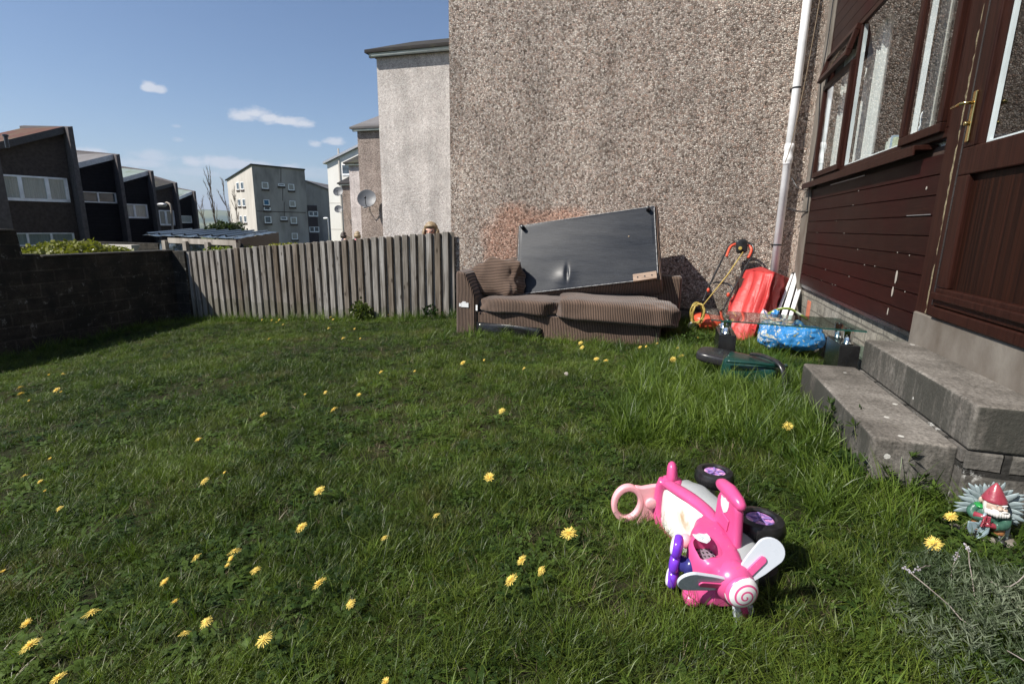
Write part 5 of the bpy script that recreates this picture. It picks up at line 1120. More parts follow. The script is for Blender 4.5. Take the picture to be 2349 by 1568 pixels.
    for i in range(n):
        j = (i+1) % n; F_ += [(i, j, 2*n+j, 2*n+i), (n+i, 3*n+i, 3*n+j, n+j), (i, n+i, n+j, j), (2*n+i, 2*n+j, 3*n+j, 3*n+i)]
    q.add(vs, F_)
    hp = q.build('push_handle', lpink, t, bevel=.007, seg=3, smooth=True)
    MB().prism([(.102, -.012), (.075, .0), (.02, .022), (.01, .16), (.05, .158), (.092, .152), (.12, .158), (.11, .13), (.094, .10), (.094, .05), (.108, .01)], -.042, -.018, lambda a_, w, s_: Q(s_, a_, w)).build('handle_plate', lpink, hp, bevel=.007, seg=3, smooth=True)
    MB().lathe([(.022, 0), (.022, .012), (.018, .015)], 20, frameM(Q(-.019, .058, .09), u, k, f)).build('round_boss', lpink, hp, smooth=True)
    # knob on the seat
    kc = Q(.285, .055, .125); MB().ell(kc, (.021, .021, .024), nu=16, nv=10).build('knob', lpink, t, smooth=True); MB().tube([kc, Q(.31, .03, .125)], .009, 8).build('knob_stalk', lpink, t, smooth=True)
    # steering yoke: stacked lobes seen edge on
    yc = TP(672, 1040, .105); d1 = (k*.97+f*.10).normalized()
    ax_ = (u*.85-f*.5).normalized()
    yo = MB()
    for w_, r_ in ((.056, .036), (0, .038), (-.056, .036)): yo.ell(yc+d1*w_, (.017, .034, .033), frameM(Vector((0, 0, 0)), ax_, ax_.cross(d1), d1).to_3x3().to_4x4(), 24, 16, .75)
    y_ = yo.build('steering_wheel', purple, t, smooth=True)
    q = MB()
    for w_ in (.058, -.058): q.ell(yc+d1*w_+ax_*.008, (.012, .030, .026), frameM(Vector((0, 0, 0)), ax_, ax_.cross(d1), d1).to_3x3().to_4x4(), 18, 12, .75)
    q.build('wheel_face', gm('white_plastic_toy', [(.78, .72, .74)], 3, rough=.3), y_, smooth=True)
    MB().lathe([(.024, 0), (.024, .03), (.03, .032), (.03, .06)], 20, frameM(yc-ax_*.0, ax_.cross(d1), d1, -ax_)).build('steering_column', gm('dark_blue_plastic', [(.03, .03, .16)], 3, rough=.25), t, smooth=True)
    MB().ell(Q(.42, .085, .03), (.03, .04, .022), None, 16, 10, .8).build('lower_fairing', pink, t, smooth=True)
    # wheels
    hubm, b = newmat('printed_wheel_hub'); o_ = oc(b); vo = b.noise(b.n('ShaderNodeNewGeometry').outputs['Position'], 60, 3)
    fin(b, b.ramp(vo, [(.38, (.12, .10, .30)), (.48, (.45, .2, .5)), (.58, (.75, .35, .55)), (.66, (.7, .68, .72))]), .35)
    for (zx, zy, rad, lab_) in ((1432, 655, .076, 0), (1028, 235, .070, 1)):
        p_ = TP(zx, zy, .205); p_.z = 0
        for z0, up in ((.16, 1), (.0, -1)):
            base = Vector((p_.x, p_.y, z0-.005)) if up == 1 else Vector((p_.x, p_.y, -.01))
            pr = [(rad*.56, .004), (rad*.62, .0), (rad*.9, .004), (rad, .018), (rad, .040), (rad*.92, .054), (rad*.66, .058), (rad*.56, .052)]
            q = MB().lathe(pr, 40, Mx=Matrix.Translation(base), cap=False); 
            for i in range(60):
                a_ = i*2*math.pi/60; q.box(-.0015, .0015, rad*.995, rad*1.012, .016, .034, Mx=Matrix.Translation(base) @ Matrix.Rotation(a_, 4, 'Z'))
            wh = q.build('wheel', M['rubber'], t, smooth=False); 
            for pl in wh.data.polygons: pl.use_smooth = True
            md = wh.modifiers.new('es', 'EDGE_SPLIT'); md.split_angle = R(40)
            hb = MB().lathe([(rad*.57, .0), (rad*.57, .048), (rad*.5, .05), (rad*.12, .046), (.001, .046)], 32, Mx=Matrix.Translation(base)).build('hub', hubm, wh, smooth=True)
            if up == 1:
                q = MB()
                for i in range(5): q.box(-.004, .004, .006, rad*.48, .049, .053, Mx=Matrix.Translation(base) @ Matrix.Rotation(i*2*math.pi/5, 4, 'Z'))
                q.build('spokes', gm('violet_spokes', [(.25, .16, .42)], 3), wh, bevel=.001)
        MB().tube([Vector((p_.x, p_.y, .02)), Vector((p_.x, p_.y, .2))], .012, 10).build('axle', M['steel'], t, smooth=True)
        s_, h_ = sh(p_); MB().tube([Q(s_, h_, .10), Q(s_+(.03 if lab_ == 0 else .05), -.10, .10)], [.03, .055], 12, flat=.8).build('axle_housing', grey, t, smooth=True)
toy()

# ------------------------------------------------------------------ gnome
def gnome():
    gx, gy = 1.165, 2.15; z0 = gz(gx, gy)+.012
    t = thing('garden_gnome', 'garden gnome in red pointed hat holding a spade, beside the steps', 'gnome', (gx, gy, z0))
    fd = Vector((-gx*.55, -gy, 0)).normalized(); rt = Vector((-fd.y, fd.x, 0)); K = Vector((0, 0, 1))   # rt: the gnome's left
    S = .200
    def P(a_, b_, c_): return Vector((gx, gy, z0))+rt*a_*S+fd*b_*S+K*c_*S       # a: to picture right, b: towards the viewer, c: up
    LX = rt if rt.x > 0 else -rt
    def P(a_, b_, c_): return Vector((gx, gy, z0))+LX*a_*S+fd*b_*S+K*c_*S
    Mr = frameM(Vector((0, 0, 0)), LX, -fd, K).to_3x3().to_4x4()
    def E(nm, c_, r_, mt, par=t, e=1, nu=24, nv=16, extra=None): return MB().ell(P(*c_), tuple(x*S for x in r_), Mr @ extra if extra is not None else Mr, nu, nv, e).build(nm, mt, par, smooth=True)
    red = gm('glazed_red', [(.24, .025, .045), (.34, .06, .08)], 18, rough=.3, coat=.2); green = gm('dark_green_glaze', [(.03, .08, .06), (.05, .13, .09)], 30, rough=.3, bump=.6, bs=80)
    bgreen = gm('bright_green_glaze', [(.02, .25, .05)], 12, rough=.3); skin = gm('gnome_skin', [(.44, .33, .26), (.55, .43, .35)], 14, rough=.4)
    white = gm('gnome_beard', [(.50, .49, .46), (.66, .65, .62)], 30, rough=.5, bump=.5, bs=70); brown = gm('tan_leather', [(.27, .11, .04), (.34, .15, .06)], 14, rough=.4)
    black = M['blackp']; spade = gm('blue_grey_spade', [(.18, .25, .28), (.30, .38, .42)], 10, rough=.22, coat=.3); leafc = gm('blue_grey_leaves', [(.16, .21, .22), (.30, .36, .37)], 14, rough=.4, bump=.3)
    # legs and boots: seated with feet forward
    bd = MB(); bd.ell(P(.02, .0, .36), (.23*S, .17*S, .24*S), Mr, 24, 16); bd.build('body', green, t, smooth=True)
    E('belt', (.02, .02, .22), (.215, .175, .06), brown)
    for a_ in (-.14, .16):
        MB().tube([P(a_*.8, .05, .2), P(a_*1.1, .16, .19), P(a_*1.15, .2, .12)], [.085*S, .085*S, .075*S], 14).build('leg', brown, t, smooth=True)
        MB().tube([P(a_*1.15, .2, .13), P(a_*1.2, .21, .05), P(a_*1.35, .28, .02), P(a_*1.5, .34, .015)], [.07*S, .065*S, .055*S, .03*S], 14).build('boot', black, t, smooth=True)
    # arms
    MB().tube(catmull([P(-.17, .02, .5), P(-.23, .07, .42), P(-.18, .15, .37), P(-.06, .22, .39)], 4), [.075*S]*13, 12).build('arm', green, t, smooth=True)
    MB().tube(catmull([P(.20, .02, .50), P(.25, .08, .40), P(.21, .18, .31), P(.08, .24, .29)], 4), [.08*S]*13, 12).build('arm', green, t, smooth=True)
    def glove(c0, c1, nm='hand'):
        q = MB().tube([c0, c0.lerp(c1, .6), c1], [.055*S, .05*S, .055*S], 12); d = (c1-c0).normalized(); sd = d.cross(fd).normalized()
        for i in range(4): q.tube([c1+sd*(.045-.03*i)*S+fd*.01, c1+d*.045*S+sd*(.045-.03*i)*S+fd*.035*S, c1+d*.03*S+sd*(.045-.03*i)*S+fd*.065*S], [.018*S, .019*S, .013*S], 8)
        q.tube([c1-d*.02*S+sd*.05*S, c1+d*.03*S+sd*.085*S+fd*.02*S, c1+d*.05*S+sd*.06*S+fd*.05*S], [.018*S, .018*S, .012*S], 8)
        return q.build(nm, red, t, smooth=True)
    glove(P(-.20, .17, .40), P(-.04, .25, .41)); glove(P(.14, .24, .28), P(-.06, .27, .31))
    E('collar', (-.12, .01, .53), (.09, .11, .04), bgreen)
    hd = E('head', (.06, .06, .63), (.17, .15, .15), skin)
    E('nose', (.115, .215, .615), (.035, .035, .032), skin, hd); E('cheek', (.03, .18, .60), (.045, .035, .035), skin, hd); E('cheek', (.18, .165, .60), (.045, .035, .035), skin, hd)
    for a_, tlt in ((.055, -24), (.165, 22)):
        E('eyebrow', (a_, .195, .685), (.045, .016, .013), white, hd, extra=Matrix.Rotation(R(-tlt), 4, 'Y')); E('eye', (a_+.005, .198, .655), (.018, .010, .010), M['upvc'], hd); E('pupil', (a_+.008, .209, .655), (.008, .004, .009), black, hd)
    E('mouth', (.12, .205, .545), (.04, .008, .007), gm('dark_mouth', [(.15, .03, .03)], 5), hd)
    E('ear', (-.13, .05, .66), (.035, .03, .055), skin, hd); E('hair', (-.07, .12, .62), (.035, .04, .12), white, hd)
    for a_, b2 in ((.07, .035), (.17, -.035)): E('moustache', (a_, .212, .572), (.06, .02, .022), white, hd, extra=Matrix.Rotation(R(12 if a_ < .1 else -12), 4, 'Y'))
    q = MB()
    for i in range(9):
        a_ = -.05+.035*i; L_ = .13-.012*abs(i-4); q.tube(catmull([P(a_+.0, .16+.01*(4-abs(i-4)), .56), P(a_, .19+.01*(4-abs(i-4)), .50), P(a_+.01, .20, .56-L_)], 3), [.03*S, .036*S, .036*S, .034*S, .028*S, .02*S, .008*S], 8)
    q.build('beard', white, hd, smooth=True)
    MB().lathe([(.185*S, .0), (.19*S, .012*S), (.17*S, .05*S), (.12*S, .16*S), (.06*S, .27*S), (.02*S, .325*S), (.004*S, .335*S)], 28, Mx=frameM(P(.05, .03, .69), LX, -fd, (K*.99-LX*.06).normalized())).build('hat', red, t, smooth=True)
    # spade
    sp = MB(); cen = P(-.13, .27, .14)
    sp.grid(lambda u_, v_: cen+LX*((u_-.5)*.30*S*(1 if v_ > .55 else math.sqrt(max(.02, v_/.55))))+K*((v_-.5)*.30*S)+fd*(.05*S*abs(u_-.5)*2-.03*S), 14, 14)
    so_ = sp.build('spade', spade, t, smooth=True, solid=.004, fixn=False)
    MB().tube([P(-.13, .25, .2), P(-.07, .25, .5)], .022*S, 10).build('shaft', spade, so_, smooth=True)
    MB().tube([P(.30, .0, .25), P(.28, .1, .02)], .05*S, 10).build('support', leafc, t, smooth=True)
    # fan of grey leaves behind
    rr = random.Random(8); q = MB()
    bc = P(.05, -.12, .50)
    for i in range(30):
        a_ = R(-30+240*i/29); L_ = S*rr.uniform(.38, .50); w_ = S*rr.uniform(.04, .07); d = (LX*math.cos(a_)+K*math.sin(a_)).normalized(); e_ = (LX*-math.sin(a_)+K*math.cos(a_)); b0 = bc+d*S*.05+fd*S*rr.uniform(-.05, .05)
        pts = [b0, b0+d*L_*.3, b0+d*L_*.6+fd*.006, b0+d*L_*.85+fd*.012, b0+d*L_+fd*.02*rr.uniform(.3, 1)]
        q.tube(pts, [w_*k__*.3 for k__ in (.7, 1, .95, .6, .12)], 8, flat=3.3)
    q.ell(bc, (.2*S, .04*S, .2*S), Mr, 18, 10)
    q.build('leaf_fan', leafc, t, smooth=True)
    MB().box(-.55*S, .45*S, -.25*S, .5*S, -.02, .008, Mx=Matrix.Translation((gx, gy, z0)) @ Mr).build('base', M['concs'], t, bevel=.01)
gnome()

# ------------------------------------------------------------------ children behind the fence
def child(x, y, top, hgt, hair, shirt, label, face=(0, -1)):
    z0 = top-hgt; t = thing('person', label, 'person', (x, y, z0), 'children behind the fence')
    k = hgt; fdv = Vector((face[0], face[1], 0)).normalized(); sd = Vector((fdv.y, -fdv.x, 0)); K = Vector((0, 0, 1)); O = Vector((x, y, z0))
    P = lambda a_, b_, c_: O+sd*a_*k+fdv*b_*k+K*c_*k
    nodes = [P(0, 0, .50), P(0, 0, .62), P(0, 0, .76), P(0, 0, .82), P(0, .01, .87), P(0, .01, .93), P(-.10, 0, .76), P(-.15, .03, .60), P(-.13, .12, .50), P(.10, 0, .76), P(.15, .03, .60), P(.13, .12, .50),
             P(-.055, 0, .47), P(-.06, .01, .26), P(-.06, 0, .04), P(-.06, .06, .01), P(.055, 0, .47), P(.06, .01, .26), P(.06, 0, .04), P(.06, .06, .01)]
    ed = [(0, 1), (1, 2), (2, 3), (3, 4), (4, 5), (2, 6), (6, 7), (7, 8), (2, 9), (9, 10), (10, 11), (0, 12), (12, 13), (13, 14), (14, 15), (0, 16), (16, 17), (17, 18), (18, 19)]
    rd = [.075, .075, .07, .035, .06, .07, .04, .032, .025, .04, .032, .025, .06, .045, .03, .025, .06, .045, .03, .025]
    me = bpy.data.meshes.new('body'); me.from_pydata([tuple(p-O) for p in nodes], ed, []); me.materials.append(M['skin'])
    ob = bpy.data.objects.new('body', me); COL.objects.link(ob); ob.parent = t
    md = ob.modifiers.new('skin', 'SKIN'); md.use_smooth_shade = True
    for i, v in enumerate(me.skin_vertices[0].data): v.radius = (rd[i]*k, rd[i]*k); v.use_root = (i == 0)
    ob.modifiers.new('sub', 'SUBSURF').levels = 2; ob.modifiers['sub'].render_levels = 2
    Mr = frameM(Vector((0, 0, 0)), sd, fdv, K).to_3x3().to_4x4()
    def hf(p):
        if p.y > 0 and p.z < .02*k: p.y *= .35
        return p*(1+.05*noise.noise(p*40))
    MB().ell(P(0, -.005, .905), (.086*k, .088*k, .095*k), Mr, 28, 18, 1, hf).build('hair', hair, t, smooth=True)
    q = MB()
    for i in range(26):
        a_ = R(160+220*i/25); q.tube([P(.08*math.cos(a_+math.pi/2*0), .08*math.sin(a_), .91), P(.088*math.cos(a_), .085*math.sin(a_), .86), P(.088*math.cos(a_), .08*math.sin(a_), .81)], [.016*k, .018*k, .008*k], 6)
    q.build('hair_ends', hair, t, smooth=True)
    MB().ell(P(0, 0, .67), (.105*k, .08*k, .14*k), Mr, 20, 14, .8).build('shirt', shirt, t, smooth=True); MB().ell(P(0, 0, .5), (.09*k, .08*k, .07*k), Mr, 20, 12, .8).build('shorts', M['bluecl'], t, smooth=True)
    for a_ in (-.032, .032): MB().ell(P(a_, .078, .885), (.012*k, .008*k, .010*k), Mr, 10, 6).build('eye', M['blackp'], t, smooth=True)
    MB().ell(P(0, .088, .865), (.012*k, .016*k, .016*k), Mr, 10, 6).build('nose', M['skin'], t, smooth=True); MB().ell(P(0, .078, .84), (.022*k, .008*k, .006*k), Mr, 10, 6).build('mouth', M['pinkcl'], t, smooth=True)
    for s_ in (-1, 1): MB().ell(P(s_*.085, .0, .87), (.012*k, .018*k, .025*k), Mr, 10, 6).build('ear', M['skin'], t, smooth=True)
c = at(988, 507.5, Y=7.95); child(c.x, 7.95, c.z, 1.36, M['hair'], M['pinkcl'], 'blond child whose head shows over the fence beside the brown gable', (.2, -1))
c = at(820, 530, Y=17); child(c.x, 17, c.z, 1.3, M['hair'], M['pinkcl'], 'fair-haired child farther off, top of head above the fence boards', (.4, 1))
c = at(788, 531.5, Y=17.5); child(c.x, 17.5, c.z, 1.25, M['darkhair'], M['bluecl'], 'dark-haired child farther off, leftmost head above the fence', (.6, 1))

# ------------------------------------------------------------------ grass
TC = bpy.data.collections.new('tufts')           # sources for the lawn, not in the scene themselves
def blade_mesh(rr, q, base, L, w, lean, ang, curl, seg=3):
    d = Vector((math.cos(ang), math.sin(ang), 0)); sd = Vector((-d.y, d.x, 0)); tw = rr.uniform(-1.2, 1.2); sd = (sd*math.cos(tw)+d*math.sin(tw)); p = base.copy(); vs = []; th = lean
    for i in range(seg+1):
        ww = w*(1-(i/seg)**1.6)*.5+.0002
        vs += [p+sd*ww, p-sd*ww]; st = L/seg
        p = p+(d*math.sin(th)+Vector((0, 0, 1))*math.cos(th))*st; th = th+curl/seg
    q.add(vs, [(2*i, 2*i+1, 2*i+3, 2*i+2) for i in range(seg)])
def tuft(idx, n, L, w, spread, lean, mat, seed, curl=.9):
    rr = random.Random(seed); q = MB(); bias = rr.uniform(0, 6.28)
    for _ in range(n):
        a_ = rr.uniform(0, 6.28); r_ = spread*math.sqrt(rr.random()); b0 = Vector((r_*math.cos(a_), r_*math.sin(a_), -.01))
        ang = bias+rr.gauss(0, 1.3); blade_mesh(rr, q, b0, L*rr.uniform(.45, 1.15), w*rr.uniform(.6, 1.25), abs(rr.gauss(lean, .35)), ang, curl*rr.uniform(.2, 1.4))
    me = bpy.data.meshes.new('tuft'); me.from_pydata([tuple(p) for p in q.v], [], q.f); me.materials.append(mat)
    for p in me.polygons: p.use_smooth = True
    o = bpy.data.objects.new('tuft_%02d' % idx, me); TC.objects.link(o)
def rosette(idx, n, L, w, mat, seed, lobed=True, lift=.35):
    rr = random.Random(seed); q = MB()
    for i in range(n):
        a_ = i*2*math.pi/n+rr.uniform(-.3, .3); d = Vector((math.cos(a_), math.sin(a_), 0)); s_ = Vector((-d.y, d.x, 0)); LL = L*rr.uniform(.7, 1.15); th = lift+rr.uniform(-.15, .35); p = Vector((0, 0, .0)); vs = []; seg = 7
        for j in range(seg+1):
            u_ = j/seg; ww = w*math.sin(math.pi*min(1, u_*.85+.08))**.8*.5*(1 if not lobed or j % 2 == 0 else .45)
            if j == seg: ww = .0005
            vs += [p+s_*ww+Vector((0, 0, ww*.3)), p-s_*ww+Vector((0, 0, ww*.3))]; p = p+(d*math.cos(th)+Vector((0, 0, 1))*math.sin(th))*LL/seg; th -= .16
        q.add(vs, [(2*j, 2*j+1, 2*j+3, 2*j+2) for j in range(seg)])
    me = bpy.data.meshes.new('rosette'); me.from_pydata([tuple(p) for p in q.v], [], q.f); me.materials.append(mat)
    o = bpy.data.objects.new('tuft_%02d' % idx, me); TC.objects.link(o)
def clover(idx, n, r, mat, seed, rad=.05, hgt=.04):
    rr = random.Random(seed); q = MB()
    for _ in range(n):
        a_ = rr.uniform(0, 6.28); R_ = rad*math.sqrt(rr.random()); c_ = Vector((R_*math.cos(a_), R_*math.sin(a_), rr.uniform(.3, 1)*hgt)); nn = Vector((rr.gauss(0, .3), rr.gauss(0, .3), 1)).normalized(); x_ = nn.orthogonal().normalized(); y_ = nn.cross(x_); r0_ = rr.uniform(0, 6)
        for k_ in range(3):
            d = x_*math.cos(r0_+k_*2.1)+y_*math.sin(r0_+k_*2.1); s_ = nn.cross(d); s2 = r*rr.uniform(.7, 1.2)
            q.add([c_, c_+d*s2*.5+s_*s2*.45, c_+d*s2+s_*s2*.25, c_+d*s2-s_*s2*.25, c_+d*s2*.5-s_*s2*.45], [(0, 1, 2, 3, 4)])
    me = bpy.data.meshes.new('clover'); me.from_pydata([tuple(p) for p in q.v], [], q.f); me.materials.append(mat)
    o = bpy.data.objects.new('tuft_%02d' % idx, me); TC.objects.link(o)
for i in range(6): tuft(i, 34, .075, .0026, .045, .75, M['blade'], 100+i)
for i in range(6, 9): tuft(i, 26, .13, .0036, .04, .55, M['bladelong'], 200+i, 1.2)
for i in range(9, 12): tuft(i, 20, .24, .0058, .035, .42, M['bladelong'], 300+i, 1.3)
for i in range(12, 14): tuft(i, 16, .07, .0018, .05, 1.15, M['straw'], 400+i, .6)
for i in range(14, 17): rosette(i, 8, .085, .022, M['weed'], 500+i)
clover(17, 18, .010, M['weed'], 60); clover(18, 26, .008, M['weed'], 61, .06, .03)
rosette(19, 6, .05, .020, M['weed'], 77, False, .6)

def blocked(x, y):
    if x > .86 and 2.38 < y < 3.7: return True
    if x > 1.30 and y < 2.36: return True
    if x > 1.44: return True
    if -2.53 < x < .0 and y > 5.97: return y < 6.95
    if x < -8.78 or y > 7.5: return True
    return False
rr = random.Random(21); P_, Rot, Sc, Ix = [], [], [], []
def put(x, y, ix, s):
    P_.append((x, y, gz(x, y)-.004)); Rot.append((rr.gauss(0, .12), rr.gauss(0, .12), rr.uniform(0, 6.28))); Sc.append(s); Ix.append(ix)
def inview(x, y, m=.35):
    v = Vector((x, y, gz(x, y, False)))-EYE; zc = v.dot(fw)
    if zc < .1: return False
    px = v.dot(RT)/zc*F; py = -v.dot(UP)/zc*F
    return abs(px) < 1174*(1+m)+150/zc and py < 784*(1+m)+150/zc
def groundpt(px, py, h):
    z = h
    for _ in range(8): p = at(px, py, Z=z); z = gz(p.x, p.y)+h
    return p
DL = [(70, 1480, 44, 0, 'largest dandelion head at the left end of the bottom row'), (133, 1556, 38, 0, 'dandelion cut by the bottom edge near the left corner'), (64, 1430, 30, 2, 'thin ragged dandelion just above the largest bottom left one'),
 (210, 1404, 38, 1, 'broad tilted dandelion standing alone right of the ragged one, lower left'), (380, 1336, 28, 2, 'narrow dandelion seen almost edge on, above the lower left group'), (402, 1380, 28, 0, 'round dense dandelion directly below the narrow edge-on one'),
 (450, 1277, 26, 1, 'sparse-petalled dandelion left of the tight cluster at lower left centre'), (423, 1451, 28, 1, 'left lower one of the pair of dandelions near the bottom, left of centre'), (473, 1425, 30, 1, 'right upper one of the pair of dandelions near the bottom, left of centre'),
 (538, 1263, 32, 1, 'top flower of the tight cluster of dandelions at lower left centre'), (533, 1282, 28, 2, 'middle flower of the tight cluster of dandelions at lower left centre'), (523, 1297, 14, 2, 'smallest half hidden flower of the tight dandelion cluster'),
 (586, 1306, 24, 1, 'small dandelion just right of the tight cluster'), (604, 1466, 40, 1, 'large spiky dandelion near the bottom, between the pair and the picture centre'), (692, 1209, 30, 0, 'dandelion above and left of the big dense flower in mid foreground'),
 (733, 1338, 38, 0, 'big dense dandelion in the foreground left of centre'), (733, 1125, 28, 0, 'tall oval dandelion in the middle of the lawn left of centre'), (803, 1384, 26, 1, 'pale open dandelion right of and below the big dense one'), (886, 1564, 26, 2, 'dandelion just cut by the bottom edge left of centre'),
 (882, 1232, 20, 1, 'small flat dandelion between the foreground groups, near picture centre'), (469, 1102, 24, 1, 'dandelion alone in the left middle of the lawn'), (456, 1010, 20, 2, 'small dandelion above the lone one in the left middle'), (605, 951, 20, 0, 'round dandelion, left one of the two in mid lawn'),
 (766, 939, 20, 0, 'round dandelion, right one of the two in mid lawn'), (824, 906, 14, 2, 'small dandelion up and right of the two in mid lawn'), (1000, 1181, 20, 1, 'small flat dandelion at the picture centre foreground'), (1124, 1096, 36, 2, 'bright dome shaped dandelion right of the picture centre, above the trio'),
 (1150, 941, 20, 1, 'dandelion on the lawn far above the dome shaped one'), (1305, 1223, 40, 0, 'large pale round dandelion left of the toy plane'), (1197, 1284, 28, 0, 'upper flower of the trio of dandelions left of the toy plane'), (1241, 1307, 26, 1, 'right and smallest flower of the trio left of the toy plane'),
 (1173, 1330, 36, 0, 'lower and largest flower of the trio left of the toy plane'), (1808, 977, 26, 0, 'dandelion standing beside the lower concrete step'), (2182, 1184, 28, 0, 'dandelion just left of the gnome\'s elbow'), (2142, 1246, 36, 0, 'dandelion half covered by grass below left of the gnome'),
 (1062, 832, 15, 0, 'dandelion in front of the left end of the sofa'), (1111, 826, 8, 2, 'tiny dandelion in front of the left seat cushion of the sofa'), (1202, 844, 11, 1, 'small dandelion in the lawn below the sofa gap'), (1368, 823, 14, 0, 'left one of two dandelions side by side before the sofa'),
 (1390, 827, 14, 0, 'right one of two dandelions side by side before the sofa'), (1331, 786, 13, 1, 'flat upper dandelion close in front of the sofa base'), (1335, 796, 14, 1, 'flat lower dandelion close in front of the sofa base'), (1469, 798, 16, 2, 'dandelion in front of the right end of the sofa base'),
 (1483, 795, 9, 2, 'tiny dandelion beside the one at the right end of the sofa base'), (1508, 788, 8, 2, 'smallest dandelion at the foot of the sofa corner'), (1544, 824, 18, 0, 'large round dandelion left of the green garden box'), (1563, 816, 15, 0, 'dandelion behind the round one left of the green garden box'),
 (1585, 768, 16, 0, 'dandelion in the weeds between sofa and glass table'), (1600, 775, 8, 2, 'small dandelion right of the one between sofa and table'), (1574, 716, 11, 1, 'dandelion at the foot of the wall right of the sofa'), (1555, 797, 8, 1, 'tiny dandelion above the round ones near the green box'),
 (874, 853, 13, 0, 'dandelion alone in the lawn before the fence bush, nearer'), (952, 852, 10, 2, 'small dandelion right of the lone one before the fence bush'), (617, 777, 11, 1, 'dandelion in the lawn before the shaded end of the fence'), (601, 733, 11, 1, 'leftmost dandelion of the row at the foot of the fence'),
 (624, 735, 8, 2, 'faint second dandelion of the row at the foot of the fence'), (634, 739, 11, 1, 'lower dandelion of the close trio at the foot of the fence'), (640, 733, 11, 1, 'upper dandelion of the close trio at the foot of the fence'), (649, 744, 12, 1, 'rightmost dandelion of the close trio at the foot of the fence'),
 (758, 727, 8, 1, 'tiny dandelion left of the fence bush, uppermost'), (764, 732, 8, 1, 'tiny dandelion left of the fence bush, second one down'), (754, 752, 9, 1, 'small dandelion left of the fence bush, lowest one'), (814, 755, 9, 2, 'small dandelion right below the fence bush'),
 (840, 714, 14, 1, 'broad flat dandelion beside the bush at the fence'), (891, 721, 8, 1, 'small dandelion right of the bush at the fence'), (787, 776, 14, 0, 'brighter dandelion below left of the fence bush'), (827, 777, 8, 2, 'tiny dandelion right of the brighter one below the fence bush'),
 (700, 905, 9, 2, 'tiny dandelion left of the pair in the quiet middle of the lawn'), (746, 899, 11, 1, 'small flat dandelion above the right mid lawn flower'), (130, 894, 17, 0, 'round dandelion of the far left group near the wall shadow'), (141, 899, 10, 2, 'bud-like flower touching the round one near the wall shadow'),
 (145, 857, 14, 1, 'farthest flower of the left group, nearest the block wall'), (113, 860, 10, 2, 'narrow flower left of the farthest one near the block wall'), (46, 888, 15, 1, 'flat dandelion at the far left, upper one'), (48, 903, 16, 0, 'dandelion at the far left, second one down'), (68, 919, 11, 2, 'dandelion at the far left, lowest of its group'),
 (136, 1165, 18, 1, 'thin tilted dandelion in the left foreground'), (92, 1104, 14, 0, 'middle flower of the left edge group in mid foreground'), (57, 1090, 17, 1, 'left upper flower of the left edge group in mid foreground'), (104, 1126, 12, 2, 'lowest flower of the left edge group in mid foreground'),
 (116, 1052, 12, 2, 'uppermost flower of the left edge group in mid foreground'), (8, 1311, 18, 2, 'dandelion at the very left edge of the lawn'), (516, 1084, 9, 2, 'tiny closed dandelion right of the lone left middle one')]
DP = []
for q_ in DL:
    p = groundpt(q_[0], q_[1], .07); e_ = p.to_2d().normalized(); DP += [(p.x, p.y), (p.x-e_.x*.05, p.y-e_.y*.05), (p.x-e_.x*.11, p.y-e_.y*.11)]
    for _ in range(2): put(p.x+rr.uniform(-.03, .03), p.y+rr.uniform(-.03, .03), rr.choice((14, 15, 16)), rr.uniform(.8, 1.25))
cell = .25; yy_ = -.25
